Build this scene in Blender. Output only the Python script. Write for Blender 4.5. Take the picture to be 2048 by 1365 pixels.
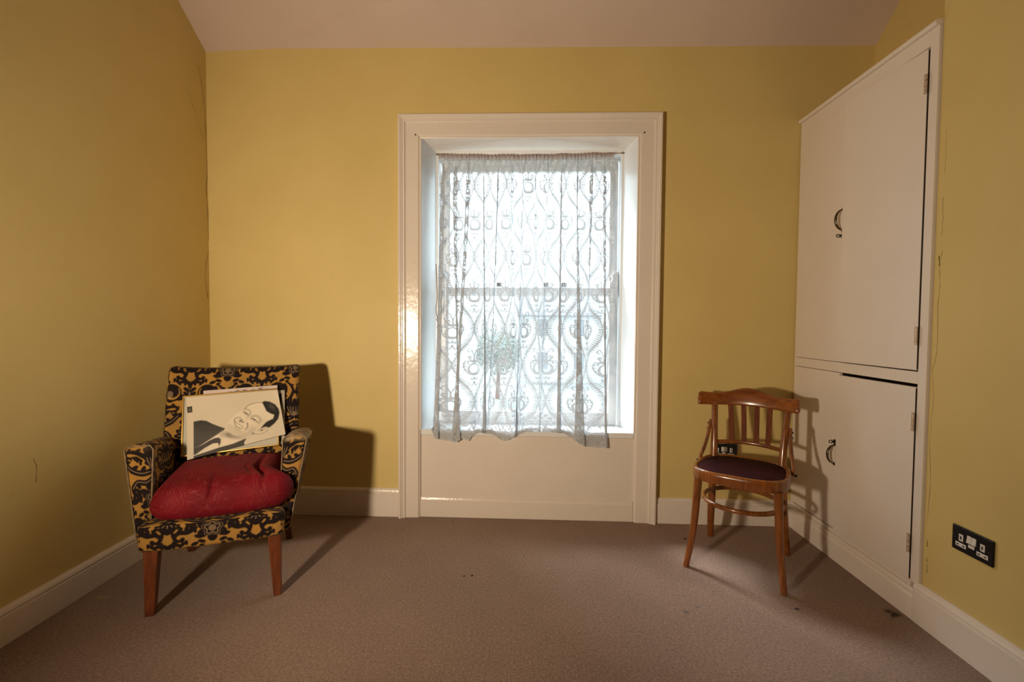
import bpy, bmesh, math, random
import numpy as np
from mathutils import Vector, Matrix
random.seed(4); rng = np.random.default_rng(4)
for o in list(bpy.data.objects): bpy.data.objects.remove(o)
S = bpy.context.scene; COL = S.collection
R = math.radians

# ------------------------------------------------------------------ camera
F = 940.0
cd = bpy.data.cameras.new('camera'); cam = bpy.data.objects.new('camera', cd); COL.objects.link(cam)
cd.sensor_width = 36; cd.lens = F / 2048 * 36; cd.clip_start = .02; cd.clip_end = 300
p_, r_ = R(2.07), R(.42)
fw = Vector((0, math.cos(p_), -math.sin(p_))); rt = Vector((1, 0, 0)); up = rt.cross(fw)
r2 = rt * math.cos(r_) + up * math.sin(r_); u2 = -rt * math.sin(r_) + up * math.cos(r_)
M = Matrix((r2, u2, -fw)).transposed().to_4x4(); M.translation = (0, 0, 1.14)
cam.matrix_world = M; S.camera = cam

# ------------------------------------------------------------------ world
w = bpy.data.worlds.new('sky'); S.world = w; w.use_nodes = True
nt = w.node_tree; bg = nt.nodes['Background']
tc = nt.nodes.new('ShaderNodeTexCoord'); sp = nt.nodes.new('ShaderNodeSeparateXYZ'); cr = nt.nodes.new('ShaderNodeValToRGB')
nt.links.new(tc.outputs['Generated'], sp.inputs[0]); nt.links.new(sp.outputs['Z'], cr.inputs[0])
# overcast sky: about three times brighter overhead than at the horizon
cr.color_ramp.elements[0].position = 0; cr.color_ramp.elements[0].color = (.235, .295, .33, 1)
cr.color_ramp.elements[1].position = 1; cr.color_ramp.elements[1].color = (.80, .92, 1, 1)
nt.links.new(cr.outputs[0], bg.inputs[0]); bg.inputs['Strength'].default_value = 8.8

# ------------------------------------------------------------------ lamp (photographer's softbox on the left, beside the camera)
ld = bpy.data.lights.new('lamp', 'SPOT'); lamp = bpy.data.objects.new('lamp', ld); COL.objects.link(lamp)
ld.energy = 222; ld.color = (1.0, .81, .59); ld.shadow_soft_size = .07; ld.spot_size = R(118); ld.spot_blend = 1.0
lamp.location = (-1.3, .05, 1.06)
lamp.rotation_euler = (Vector((-.12, 2.7, 1.50)) - lamp.location).to_track_quat('-Z', 'Y').to_euler()
# hazy sun, high behind the window
sd = bpy.data.lights.new('sun', 'SUN'); sun = bpy.data.objects.new('sun', sd); COL.objects.link(sun)
sd.energy = 8.0; sd.angle = R(17); sd.color = (.97, .98, 1)
sun.rotation_euler = Vector((.59 * .67, -.81 * .67, -.74)).to_track_quat('-Z', 'Y').to_euler()
# daylight coming through the window opening: sampling portal for the sky
pd = bpy.data.lights.new('window_portal', 'AREA'); po = bpy.data.objects.new('window_portal', pd); COL.objects.link(po)
pd.shape = 'RECTANGLE'; pd.size = 1.3; pd.size_y = 1.8; pd.cycles.is_portal = True
po.location = (.09, 3.12, 1.35); po.rotation_euler = (R(-90), 0, 0)

S.cycles.transparent_max_bounces = 40
vs = S.view_settings; vs.view_transform = 'Standard'; vs.look = 'None'; vs.exposure = 0.0; vs.gamma = 1; vs.use_curve_mapping = False

# ------------------------------------------------------------------ helpers
def link(o, parent=None):
    COL.objects.link(o)
    if parent is not None: o.parent = parent
    return o
def tag(o, label=None, cat=None, group=None, kind=None):
    for k, v in (('label', label), ('category', cat), ('group', group), ('kind', kind)):
        if v: o[k] = v
    return o
def empty(name, loc=(0, 0, 0), rz=0, **k):
    o = bpy.data.objects.new(name, None); o.empty_display_size = .1; o.location = loc; o.rotation_euler = (0, 0, rz)
    return tag(link(o), **k)
def mesh(name, V, Fc, m, parent=None, smooth=False, **k):
    me = bpy.data.meshes.new(name); me.from_pydata([tuple(map(float, v)) for v in V], [], Fc); me.update()
    if smooth: me.polygons.foreach_set('use_smooth', [True] * len(me.polygons))
    me.materials.append(m)
    return tag(link(bpy.data.objects.new(name, me), parent), **k)
class MB:
    def __init__(s): s.v = []; s.f = []; s.s = []
    def add(s, V, Fc, smooth=False):
        n = len(s.v); s.v += [tuple(v) for v in V]; s.f += [tuple(i + n for i in f) for f in Fc]; s.s += [smooth] * len(Fc); return s
    def box(s, x0, x1, y0, y1, z0, z1):
        V = [(x, y, z) for x in (x0, x1) for y in (y0, y1) for z in (z0, z1)]
        return s.add(V, [(0, 1, 3, 2), (4, 6, 7, 5), (0, 4, 5, 1), (2, 3, 7, 6), (0, 2, 6, 4), (1, 5, 7, 3)])
    def tube(s, pts, r, n=12, flat=1.0, fdir=None, caps=True):
        pts = [Vector(p) for p in pts]; N = len(pts); rr = r if hasattr(r, '__len__') else [r] * N
        V = []; Fc = []; prev = None
        for i, p in enumerate(pts):
            d = (pts[min(i + 1, N - 1)] - pts[max(i - 1, 0)]).normalized()
            if fdir is not None: a = Vector(fdir); a = (a - d * a.dot(d)).normalized()
            elif prev is None: a = d.orthogonal().normalized()
            else: a = (prev - d * prev.dot(d)).normalized()
            prev = a; b = d.cross(a)
            for k in range(n):
                t = 2 * math.pi * k / n; V.append(p + a * (rr[i] * flat * math.cos(t)) + b * (rr[i] * math.sin(t)))
        for i in range(N - 1):
            for k in range(n):
                Fc.append((i * n + k, i * n + (k + 1) % n, (i + 1) * n + (k + 1) % n, (i + 1) * n + k))
        s.add(V, Fc, True)
        if caps: s.add(V[:n], [tuple(range(n))[::-1]]); s.add(V[-n:], [tuple(range(n))])
        return s
    def cyl(s, a, b, r, n=16): return s.tube([a, b], r, n)
    def prism(s, P, axis, a, b):
        """extrude polygon P (2-tuples) along axis between a and b"""
        def mk(p, t): return {0: (t, p[0], p[1]), 1: (p[0], t, p[1]), 2: (p[0], p[1], t)}[axis]
        n = len(P); V = [mk(p, a) for p in P] + [mk(p, b) for p in P]
        return s.add(V, [tuple(range(n))[::-1], tuple(range(n, 2 * n))] + [(i, (i + 1) % n, n + (i + 1) % n, n + i) for i in range(n)])
    def build(s, name, m, parent=None, bevel=0, seg=2, **k):
        me = bpy.data.meshes.new(name); me.from_pydata([tuple(map(float, v)) for v in s.v], [], s.f)
        me.polygons.foreach_set('use_smooth', s.s); me.update()
        bm = bmesh.new(); bm.from_mesh(me); bmesh.ops.recalc_face_normals(bm, faces=bm.faces)
        if bevel:
            ed = [e for e in bm.edges if len(e.link_faces) == 2 and e.calc_face_angle() > R(40)]
            bmesh.ops.bevel(bm, geom=ed, offset=bevel, segments=seg, affect='EDGES', profile=.5, clamp_overlap=True)
        bm.to_mesh(me); bm.free(); me.materials.append(m)
        return tag(link(bpy.data.objects.new(name, me), parent), **k)
def smoothpts(P, n=6):
    P = [Vector(p) for p in P]; Q = [2 * P[0] - P[1]] + P + [2 * P[-1] - P[-2]]; o = []
    for i in range(1, len(Q) - 2):
        for j in range(n):
            t = j / n; a, b, c, d = Q[i - 1:i + 3]
            o.append(.5 * (2 * b + (c - a) * t + (2 * a - 5 * b + 4 * c - d) * t * t + (-a + 3 * b - 3 * c + d) * t ** 3))
    o.append(P[-1]); return o
def grid_obj(name, P, m, parent=None, col=None, close=False, **k):
    """P: (ny,nx,3) array -> smooth quad mesh; col: (ny,nx,4) point colours"""
    ny, nx = P.shape[:2]; me = bpy.data.meshes.new(name)
    me.vertices.add(nx * ny); me.vertices.foreach_set('co', P.reshape(-1).astype(np.float32))
    i = (np.arange(ny - 1)[:, None] * nx + np.arange(nx - 1)[None]).reshape(-1)
    q = np.stack([i, i + 1, i + nx + 1, i + nx], 1)
    set_polys(me, q)
    if col is not None: set_col(me, col.reshape(-1, 4))
    me.materials.append(m)
    return tag(link(bpy.data.objects.new(name, me), parent), **k)
def set_polys(me, q):
    n = len(q); me.loops.add(4 * n); me.polygons.add(n)
    me.loops.foreach_set('vertex_index', q.reshape(-1).astype(np.int32))
    me.polygons.foreach_set('loop_start', (np.arange(n) * 4).astype(np.int32))
    me.polygons.foreach_set('use_smooth', np.ones(n, bool))
    me.update(calc_edges=True); me.validate()
def set_col(me, c):
    a = me.color_attributes.new('Col', 'FLOAT_COLOR', 'POINT'); a.data.foreach_set('color', c.astype(np.float32).reshape(-1))

# ------------------------------------------------------------------ materials
def nodes(name):
    m = bpy.data.materials.new(name); m.use_nodes = True; nt = m.node_tree; return m, nt, nt.nodes['Principled BSDF']
def N(nt, t, **k):
    n = nt.nodes.new(t)
    for a, b in k.items(): setattr(n, a, b)
    return n
def coords(nt, scale=(1, 1, 1), obj=True, rot=(0, 0, 0)):
    t = N(nt, 'ShaderNodeTexCoord'); mp = N(nt, 'ShaderNodeMapping'); mp.inputs['Scale'].default_value = scale; mp.inputs['Rotation'].default_value = rot
    nt.links.new(t.outputs['Object'], mp.inputs[0]); return mp.outputs[0]
def noise(nt, vec, scale, detail=4, rough=.55, dist=0):
    n = N(nt, 'ShaderNodeTexNoise'); n.inputs['Scale'].default_value = scale; n.inputs['Detail'].default_value = detail
    n.inputs['Roughness'].default_value = rough; n.inputs['Distortion'].default_value = dist; nt.links.new(vec, n.inputs['Vector']); return n.outputs['Fac']
def ramp(nt, fac, stops):
    c = N(nt, 'ShaderNodeValToRGB'); e = c.color_ramp.elements
    while len(e) < len(stops): e.new(.5)
    for x, (p, col) in zip(e, stops): x.position = p; x.color = (*col, 1) if len(col) == 3 else col
    nt.links.new(fac, c.inputs[0]); return c.outputs[0]
def mix(nt, fac, a, b, mode='MIX'):
    n = N(nt, 'ShaderNodeMix', data_type='RGBA', blend_type=mode)
    for sck, v in ((n.inputs[0], fac), (n.inputs[6], a), (n.inputs[7], b)):
        if hasattr(v, 'links'): nt.links.new(v, sck)
        elif isinstance(v, (int, float)): sck.default_value = v
        else: sck.default_value = (*v, 1)
    return n.outputs[2]
def mth(nt, op, a, b=0.0, c=None):
    n = N(nt, 'ShaderNodeMath', operation=op)
    for i, v in enumerate((a, b, c)):
        if v is None: continue
        if hasattr(v, 'links'): nt.links.new(v, n.inputs[i])
        else: n.inputs[i].default_value = v
    return n.outputs[0]
def bump(nt, bs, h, strength, dist=.002, prev=None):
    b = N(nt, 'ShaderNodeBump'); b.inputs['Strength'].default_value = strength; b.inputs['Distance'].default_value = dist
    nt.links.new(h, b.inputs['Height'])
    if prev is not None: nt.links.new(prev, b.inputs['Normal'])
    nt.links.new(b.outputs[0], bs.inputs['Normal']); return b.outputs[0]
def simple(name, col, rough=.5, metal=0, var=.06, nscale=8, bstr=0, bscale=60, spec=.5, coat=0):
    m, nt, b = nodes(name); v = coords(nt)
    c = ramp(nt, noise(nt, v, nscale), [(.3, tuple(x * (1 - var) for x in col)), (.7, tuple(min(1, x * (1 + var)) for x in col))])
    nt.links.new(c, b.inputs['Base Color']); b.inputs['Roughness'].default_value = rough; b.inputs['Metallic'].default_value = metal
    b.inputs['Specular IOR Level'].default_value = spec; b.inputs['Coat Weight'].default_value = coat; b.inputs['Coat Roughness'].default_value = .12
    if bstr: bump(nt, b, noise(nt, v, bscale, 3), bstr)
    return m
def wall_mat():
    m, nt, b = nodes('yellow_wall_paint'); v = coords(nt)
    c = ramp(nt, noise(nt, v, 2.2, 5), [(.25, (.64, .485, .18)), (.75, (.70, .54, .215))])
    c = mix(nt, mth(nt, 'MULTIPLY', ramp(nt, noise(nt, v, 9, 6, .7), [(.64, (0, 0, 0)), (.74, (1, 1, 1))]), .22), c, (.45, .30, .09))
    nt.links.new(c, b.inputs['Base Color']); b.inputs['Roughness'].default_value = .55; b.inputs['Specular IOR Level'].default_value = .3
    n1 = bump(nt, b, noise(nt, v, 260, 2), .12, .001); bump(nt, b, noise(nt, v, 7, 3), .25, .004, n1)
    return m
def gloss_mat(name, col, rough=.22, b1=.22):
    m, nt, b = nodes(name); v = coords(nt)
    c = ramp(nt, noise(nt, v, 3, 5), [(.3, tuple(x * .95 for x in col)), (.7, col)])
    c = mix(nt, mth(nt, 'MULTIPLY', ramp(nt, noise(nt, v, 30, 6, .75), [(.66, (0, 0, 0)), (.74, (1, 1, 1))]), .35), c, (.42, .30, .20))
    nt.links.new(c, b.inputs['Base Color']); b.inputs['Roughness'].default_value = rough
    vs_ = coords(nt, (1, 1, .12)); n1 = bump(nt, b, noise(nt, vs_, 160, 3), b1 * .5, .0012); bump(nt, b, noise(nt, v, 26, 3), b1, .0025, n1)
    return m
def carpet_mat():
    m, nt, b = nodes('ribbed_carpet'); v = coords(nt)
    sx = N(nt, 'ShaderNodeSeparateXYZ'); nt.links.new(v, sx.inputs[0])
    rib = mth(nt, 'SINE', mth(nt, 'MULTIPLY', sx.outputs['X'], 2 * math.pi / .0044))
    rib = mth(nt, 'MULTIPLY_ADD', rib, .5, .5)
    c = ramp(nt, noise(nt, coords(nt, (1, 1.6, 1)), 95, 6, .82), [(.28, (.155, .095, .066)), (.5, (.30, .197, .142)), (.74, (.52, .375, .285))])
    c2 = ramp(nt, noise(nt, coords(nt, (3, 1, 1)), 60, 4, .7), [(.35, (.80, .80, .80)), (.68, (1.18, 1.16, 1.14))])
    c = mix(nt, 1.0, c, c2, 'MULTIPLY')
    c = mix(nt, 1.0, c, ramp(nt, noise(nt, v, 1.6, 3), [(.3, (.88, .86, .86)), (.7, (1.08, 1.07, 1.05))]), 'MULTIPLY')
    c = mix(nt, 1.0, c, ramp(nt, rib, [(0, (.66, .64, .64)), (.6, (1.08, 1.08, 1.08))]), 'MULTIPLY')
    # small burn marks and a pale scuff
    geo = N(nt, 'ShaderNodeNewGeometry'); xyz = N(nt, 'ShaderNodeSeparateXYZ'); nt.links.new(geo.outputs['Position'], xyz.inputs[0])
    for (px, py, r, col, kx) in SPOTS:
        d = mth(nt, 'SQRT', mth(nt, 'ADD', mth(nt, 'POWER', mth(nt, 'MULTIPLY', mth(nt, 'SUBTRACT', xyz.outputs['X'], px), kx), 2), mth(nt, 'POWER', mth(nt, 'SUBTRACT', xyz.outputs['Y'], py), 2)))
        k = mth(nt, 'SUBTRACT', 1.0, mth(nt, 'DIVIDE', d, r)); k = mth(nt, 'MULTIPLY', k, 3.0); k = N(nt, 'ShaderNodeClamp').outputs[0] if False else k
        cl = N(nt, 'ShaderNodeClamp'); nt.links.new(k, cl.inputs[0]); c = mix(nt, cl.outputs[0], c, col)
    nt.links.new(c, b.inputs['Base Color']); b.inputs['Roughness'].default_value = .95; b.inputs['Specular IOR Level'].default_value = .1
    b.inputs['Sheen Weight'].default_value = .15
    n1 = bump(nt, b, rib, .5, .0015); bump(nt, b, noise(nt, v, 420, 3, .7), .35, .002, n1)
    return m
def wood_mat(name, dark, light, rough=.25, axis=2, coat=.4, spec=.5):
    m, nt, b = nodes(name); b.inputs['Specular IOR Level'].default_value = spec; sc = [14, 14, 14]; sc[axis] = 1.2
    v = coords(nt, tuple(sc)); f = noise(nt, v, 3.2, 8, .62, .9)
    c = ramp(nt, f, [(.28, dark), (.55, tuple((a + b2) / 2 for a, b2 in zip(dark, light))), (.78, light)])
    c = mix(nt, mth(nt, 'MULTIPLY', ramp(nt, noise(nt, coords(nt), 22, 5, .7), [(.62, (0, 0, 0)), (.75, (1, 1, 1))]), .4), c, tuple(x * .35 for x in dark))
    nt.links.new(c, b.inputs['Base Color']); b.inputs['Roughness'].default_value = rough; b.inputs['Coat Weight'].default_value = coat; b.inputs['Coat Roughness'].default_value = .1
    bump(nt, b, f, .06, .001); return m
def damask_mat():
    m, nt, b = nodes('cut_velvet_damask'); a = N(nt, 'ShaderNodeAttribute', attribute_name='Col'); s = N(nt, 'ShaderNodeSeparateColor'); nt.links.new(a.outputs['Color'], s.inputs[0])
    v = coords(nt); weave = noise(nt, v, 600, 2)
    gold = mix(nt, ramp(nt, noise(nt, v, 11, 4), [(.35, (0, 0, 0)), (.7, (1, 1, 1))]), (.40, .20, .036), (.28, .155, .045))
    pile = mix(nt, noise(nt, v, 40, 4), (.007, .003, .003), (.015, .007, .006))
    c = mix(nt, s.outputs[0], gold, pile); c = mix(nt, mth(nt, 'MULTIPLY', s.outputs[1], .8), c, (.36, .24, .13))
    c = mix(nt, s.outputs[2], c, (.38, .28, .16))
    nt.links.new(c, b.inputs['Base Color']); b.inputs['Roughness'].default_value = .85; b.inputs['Specular IOR Level'].default_value = .2
    b.inputs['Sheen Weight'].default_value = .07; b.inputs['Sheen Roughness'].default_value = .4; b.inputs['Sheen Tint'].default_value = (.8, .6, .4, 1)
    h = mth(nt, 'MULTIPLY_ADD', weave, .15, s.outputs[0]); bump(nt, b, h, .7, .0025); return m
def red_mat():
    m, nt, b = nodes('red_quilted_velvet'); v = coords(nt)
    f = noise(nt, v, 9, 2.5, .5, .9)
    fr = mth(nt, 'FRACT', mth(nt, 'MULTIPLY', f, 9)); band = ramp(nt, fr, [(.42, (0, 0, 0)), (.47, (1, 1, 1)), (.53, (1, 1, 1)), (.58, (0, 0, 0))][:4])
    wob = N(nt, 'ShaderNodeTexNoise'); wob.inputs['Scale'].default_value = 42; nt.links.new(v, wob.inputs['Vector'])
    vm = N(nt, 'ShaderNodeVectorMath', operation='MULTIPLY_ADD'); nt.links.new(wob.outputs['Color'], vm.inputs[0]); vm.inputs[1].default_value = (.02, .02, .02); nt.links.new(v, vm.inputs[2])
    vo = N(nt, 'ShaderNodeTexVoronoi', feature='DISTANCE_TO_EDGE'); vo.inputs['Scale'].default_value = 17; nt.links.new(vm.outputs[0], vo.inputs['Vector'])
    edge = ramp(nt, vo.outputs[0], [(0.0, (1, 1, 1)), (.022, (0, 0, 0))])
    gate = ramp(nt, noise(nt, v, 6, 1), [(.46, (0, 0, 0)), (.5, (1, 1, 1))])
    at = N(nt, 'ShaderNodeAttribute', attribute_name='Col'); s = N(nt, 'ShaderNodeSeparateColor'); nt.links.new(at.outputs['Color'], s.inputs[0])
    k = mix(nt, gate, band, edge); k = mth(nt, 'MULTIPLY', k, s.outputs[1]); k = mth(nt, 'MAXIMUM', k, s.outputs[0])
    k = mth(nt, 'MULTIPLY', k, mth(nt, 'MULTIPLY_ADD', noise(nt, v, 90, 2), 1.2, -.1))
    base = mix(nt, ramp(nt, noise(nt, v, 5, 4), [(.3, (0, 0, 0)), (.7, (1, 1, 1))]), (.095, .0012, .005), (.19, .003, .010))
    c = mix(nt, mth(nt, 'MULTIPLY', k, .6), base, (.34, .075, .06)); nt.links.new(c, b.inputs['Base Color'])
    b.inputs['Roughness'].default_value = .7; b.inputs['Sheen Weight'].default_value = .05; b.inputs['Sheen Tint'].default_value = (1, .3, .3, 1); b.inputs['Specular IOR Level'].default_value = .2
    n1 = bump(nt, b, noise(nt, v, 500, 2), .25, .001); bump(nt, b, k, .3, .001, n1); return m
def print_mat():
    m, nt, b = nodes('photographic_print'); a = N(nt, 'ShaderNodeAttribute', attribute_name='Col')
    nt.links.new(a.outputs['Color'], b.inputs['Base Color']); b.inputs['Roughness'].default_value = .5; b.inputs['Specular IOR Level'].default_value = .2
    bump(nt, b, noise(nt, coords(nt), 12, 3), .25, .003); return m
def lace_mat():
    m, nt, b = nodes('lace_net'); out = nt.nodes['Material Output']; nt.nodes.remove(b)
    a = N(nt, 'ShaderNodeAttribute', attribute_name='Col'); s = N(nt, 'ShaderNodeSeparateColor'); nt.links.new(a.outputs['Color'], s.inputs[0])
    d = N(nt, 'ShaderNodeBsdfDiffuse'); nt.links.new(mix(nt, s.outputs[1], (.55, .57, .60), (.36, .27, .24)), d.inputs[0])  # header pocket browned in the colour, standing in for warm light without backlight
    t = N(nt, 'ShaderNodeBsdfTranslucent'); t.inputs[0].default_value = (.50, .54, .58, 1)
    ms = N(nt, 'ShaderNodeMixShader'); nt.links.new(mth(nt, 'MULTIPLY_ADD', s.outputs[1], -.17, .18), ms.inputs[0]); nt.links.new(d.outputs[0], ms.inputs[1]); nt.links.new(t.outputs[0], ms.inputs[2])
    tr = N(nt, 'ShaderNodeBsdfTransparent'); mt = N(nt, 'ShaderNodeMixShader')
    nt.links.new(s.outputs[0], mt.inputs[0]); nt.links.new(tr.outputs[0], mt.inputs[1]); nt.links.new(ms.outputs[0], mt.inputs[2]); nt.links.new(mt.outputs[0], out.inputs[0]); return m
def glass_mat():
    m, nt, b = nodes('window_glass'); out = nt.nodes['Material Output']; nt.nodes.remove(b)
    lw = N(nt, 'ShaderNodeLayerWeight'); lw.inputs[0].default_value = .5; fr = mth(nt, 'MULTIPLY_ADD', mth(nt, 'POWER', lw.outputs['Facing'], 5.0), .9, .03); g = N(nt, 'ShaderNodeBsdfGlossy'); g.inputs['Roughness'].default_value = .02
    tr = N(nt, 'ShaderNodeBsdfTransparent'); tr.inputs[0].default_value = (.96, .98, .98, 1); mt = N(nt, 'ShaderNodeMixShader')
    nt.links.new(fr, mt.inputs[0]); nt.links.new(tr.outputs[0], mt.inputs[1]); nt.links.new(g.outputs[0], mt.inputs[2]); nt.links.new(mt.outputs[0], out.inputs[0]); return m

SPOTS = [(-.209, 2.083, .007, (.01, .01, .01), 1), (-.173, 2.088, .008, (.01, .01, .01), 1), (.932, 2.472, .010, (.012, .01, .012), .7), (1.156, 1.854, .009, (.03, .02, .025), .8),
         (-1.683, 1.901, .016, (.34, .22, .12), .45), (.70, 1.828, .014, (.17, .12, .10), 1), (.759, 1.862, .010, (.18, .13, .11), 1), (-.33, 2.66, .006, (.02, .015, .015), 1)]
WALL = wall_mat(); CARPET = carpet_mat()
TRIM = gloss_mat('cream_gloss_paint', (.80, .71, .62), .20, .5); CUPB = gloss_mat('cupboard_gloss_paint', (.82, .735, .66), .30, .05)
SASH = gloss_mat('white_sash_paint', (.82, .82, .81), .3, .1)
CEIL = simple('ceiling_paint', (.62, .49, .41), .8, var=.03, nscale=3, bstr=.15, bscale=200, spec=.2)
DARKCRACK = simple('plaster_crack_brown', (.20, .12, .04), .9)  # flat dark brown for the thin plaster cracks
BENT = wood_mat('varnished_bentwood', (.105, .027, .005), (.36, .118, .022), .25)
LEGW = wood_mat('stained_leg_wood', (.07, .016, .004), (.23, .055, .013), .3)
VINYL = simple('maroon_seat_vinyl', (.030, .006, .008), .6, var=.3, nscale=14, bstr=.2, bscale=120, spec=.06)
DAM = damask_mat(); RED = red_mat(); PRINT = print_mat(); LACE = lace_mat(); GLASS = glass_mat()
GOLD = simple('gilt_frame', (.75, .48, .13), .28, 1, .1, 30)
BLACK = simple('black_nickel', (.012, .012, .016), .22, .3, .1, 30); WPLAST = simple('white_socket_plastic', (.72, .68, .62), .35, 0, .02)
SLOT = simple('dark_slot', (.01, .01, .01), .6); STEEL = simple('worn_chrome', (.16, .13, .10), .25, 1, .3, 40)
COPPER = simple('hinge_paint_worn', (.56, .43, .33), .4, .2, .3, 90)
CORD = simple('brown_sash_cord', (.20, .12, .06), .9, 0, .3, 90); BLACKPAINT = simple('dark_bolt', (.02, .012, .01), .4, .5)
TANLEA = simple('worn_tan_edge', (.20, .135, .07), .7, 0, .35, 40, .3)
CARD = simple('mount_card', (.62, .53, .42), .7, 0, .04)

# ---- woven pattern tiles (numbers sampled into vertex colours of cloth)
class Tile:
    def __init__(s,w,h,res=600):
        s.w,s.h=w,h;s.nx=int(w*res/.1);s.ny=int(h*res/.1)
        s.X,s.Y=np.meshgrid((np.arange(s.nx)+.5)/s.nx*w,(np.arange(s.ny)+.5)/s.ny*h)
        s.a=np.zeros((4,s.ny,s.nx))
    def disc(s,ch,x,y,rx,ry=None,rot=0,val=1.,soft=.0004,mirror=True):
        ry=ry or rx
        for m in ((1,-1) if mirror else (1,)):
            dx=s.X-m*x;dy=s.Y-y
            dx=(dx+s.w/2)%s.w-s.w/2;dy=(dy+s.h/2)%s.h-s.h/2
            c,q=np.cos(rot*m),np.sin(rot*m)
            d=(np.hypot((dx*c+dy*q)/rx,(-dx*q+dy*c)/ry)-1)*min(rx,ry)
            k=np.clip(.5-d/soft/2,0,1)
            s.a[ch]=s.a[ch]*(1-k)+val*k
    def line(s,ch,pts,r0,r1=None,val=1.,soft=.0004,mirror=True):
        r1=r0 if r1 is None else r1
        pts=np.array(pts,float)
        # catmull resample
        if len(pts)>2:
            P=np.vstack([2*pts[0]-pts[1],pts,2*pts[-1]-pts[-2]]);o=[]
            for i in range(1,len(P)-2):
                for t in np.linspace(0,1,7)[:-1]:
                    o.append(.5*((2*P[i])+(P[i+1]-P[i-1])*t+(2*P[i-1]-5*P[i]+4*P[i+1]-P[i+2])*t*t+(-P[i-1]+3*P[i]-3*P[i+1]+P[i+2])*t**3))
            o.append(P[-2]);pts=np.array(o)
        n=len(pts)-1
        for m in ((1,-1) if mirror else (1,)):
            best=np.full(s.X.shape,9.)
            for i in range(n):
                a,b=pts[i],pts[i+1];ax=m*a[0];bx=m*b[0];cx=(ax+bx)/2;cy=(a[1]+b[1])/2
                dx=(s.X-cx+s.w/2)%s.w-s.w/2;dy=(s.Y-cy+s.h/2)%s.h-s.h/2
                vx=(bx-ax)/2;vy=(b[1]-a[1])/2;L=vx*vx+vy*vy+1e-12
                t=np.clip((dx*vx+dy*vy)/L,-1,1)
                rr=r0+(r1-r0)*(i+(t+1)/2)/n
                best=np.minimum(best,np.hypot(dx-t*vx,dy-t*vy)-rr)
            k=np.clip(.5-best/soft/2,0,1)
            s.a[ch]=s.a[ch]*(1-k)+val*k
    def sample(s,x,y):
        fx=(x/s.w%1)*s.nx-.5;fy=(y/s.h%1)*s.ny-.5
        ix=np.floor(fx).astype(int);iy=np.floor(fy).astype(int);tx=fx-ix;ty=fy-iy
        g=lambda a,b:s.a[:,b%s.ny,a%s.nx]
        return g(ix,iy)*(1-tx)*(1-ty)+g(ix+1,iy)*tx*(1-ty)+g(ix,iy+1)*(1-tx)*ty+g(ix+1,iy+1)*tx*ty
def spiral(cx,cy,r0,r1,a0,turns,n=14):
    t=np.linspace(0,1,n);r=r0+(r1-r0)*t;a=np.radians(a0)+turns*2*np.pi*t
    return np.stack([cx+r*np.cos(a),cy+r*np.sin(a)],1)
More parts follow.
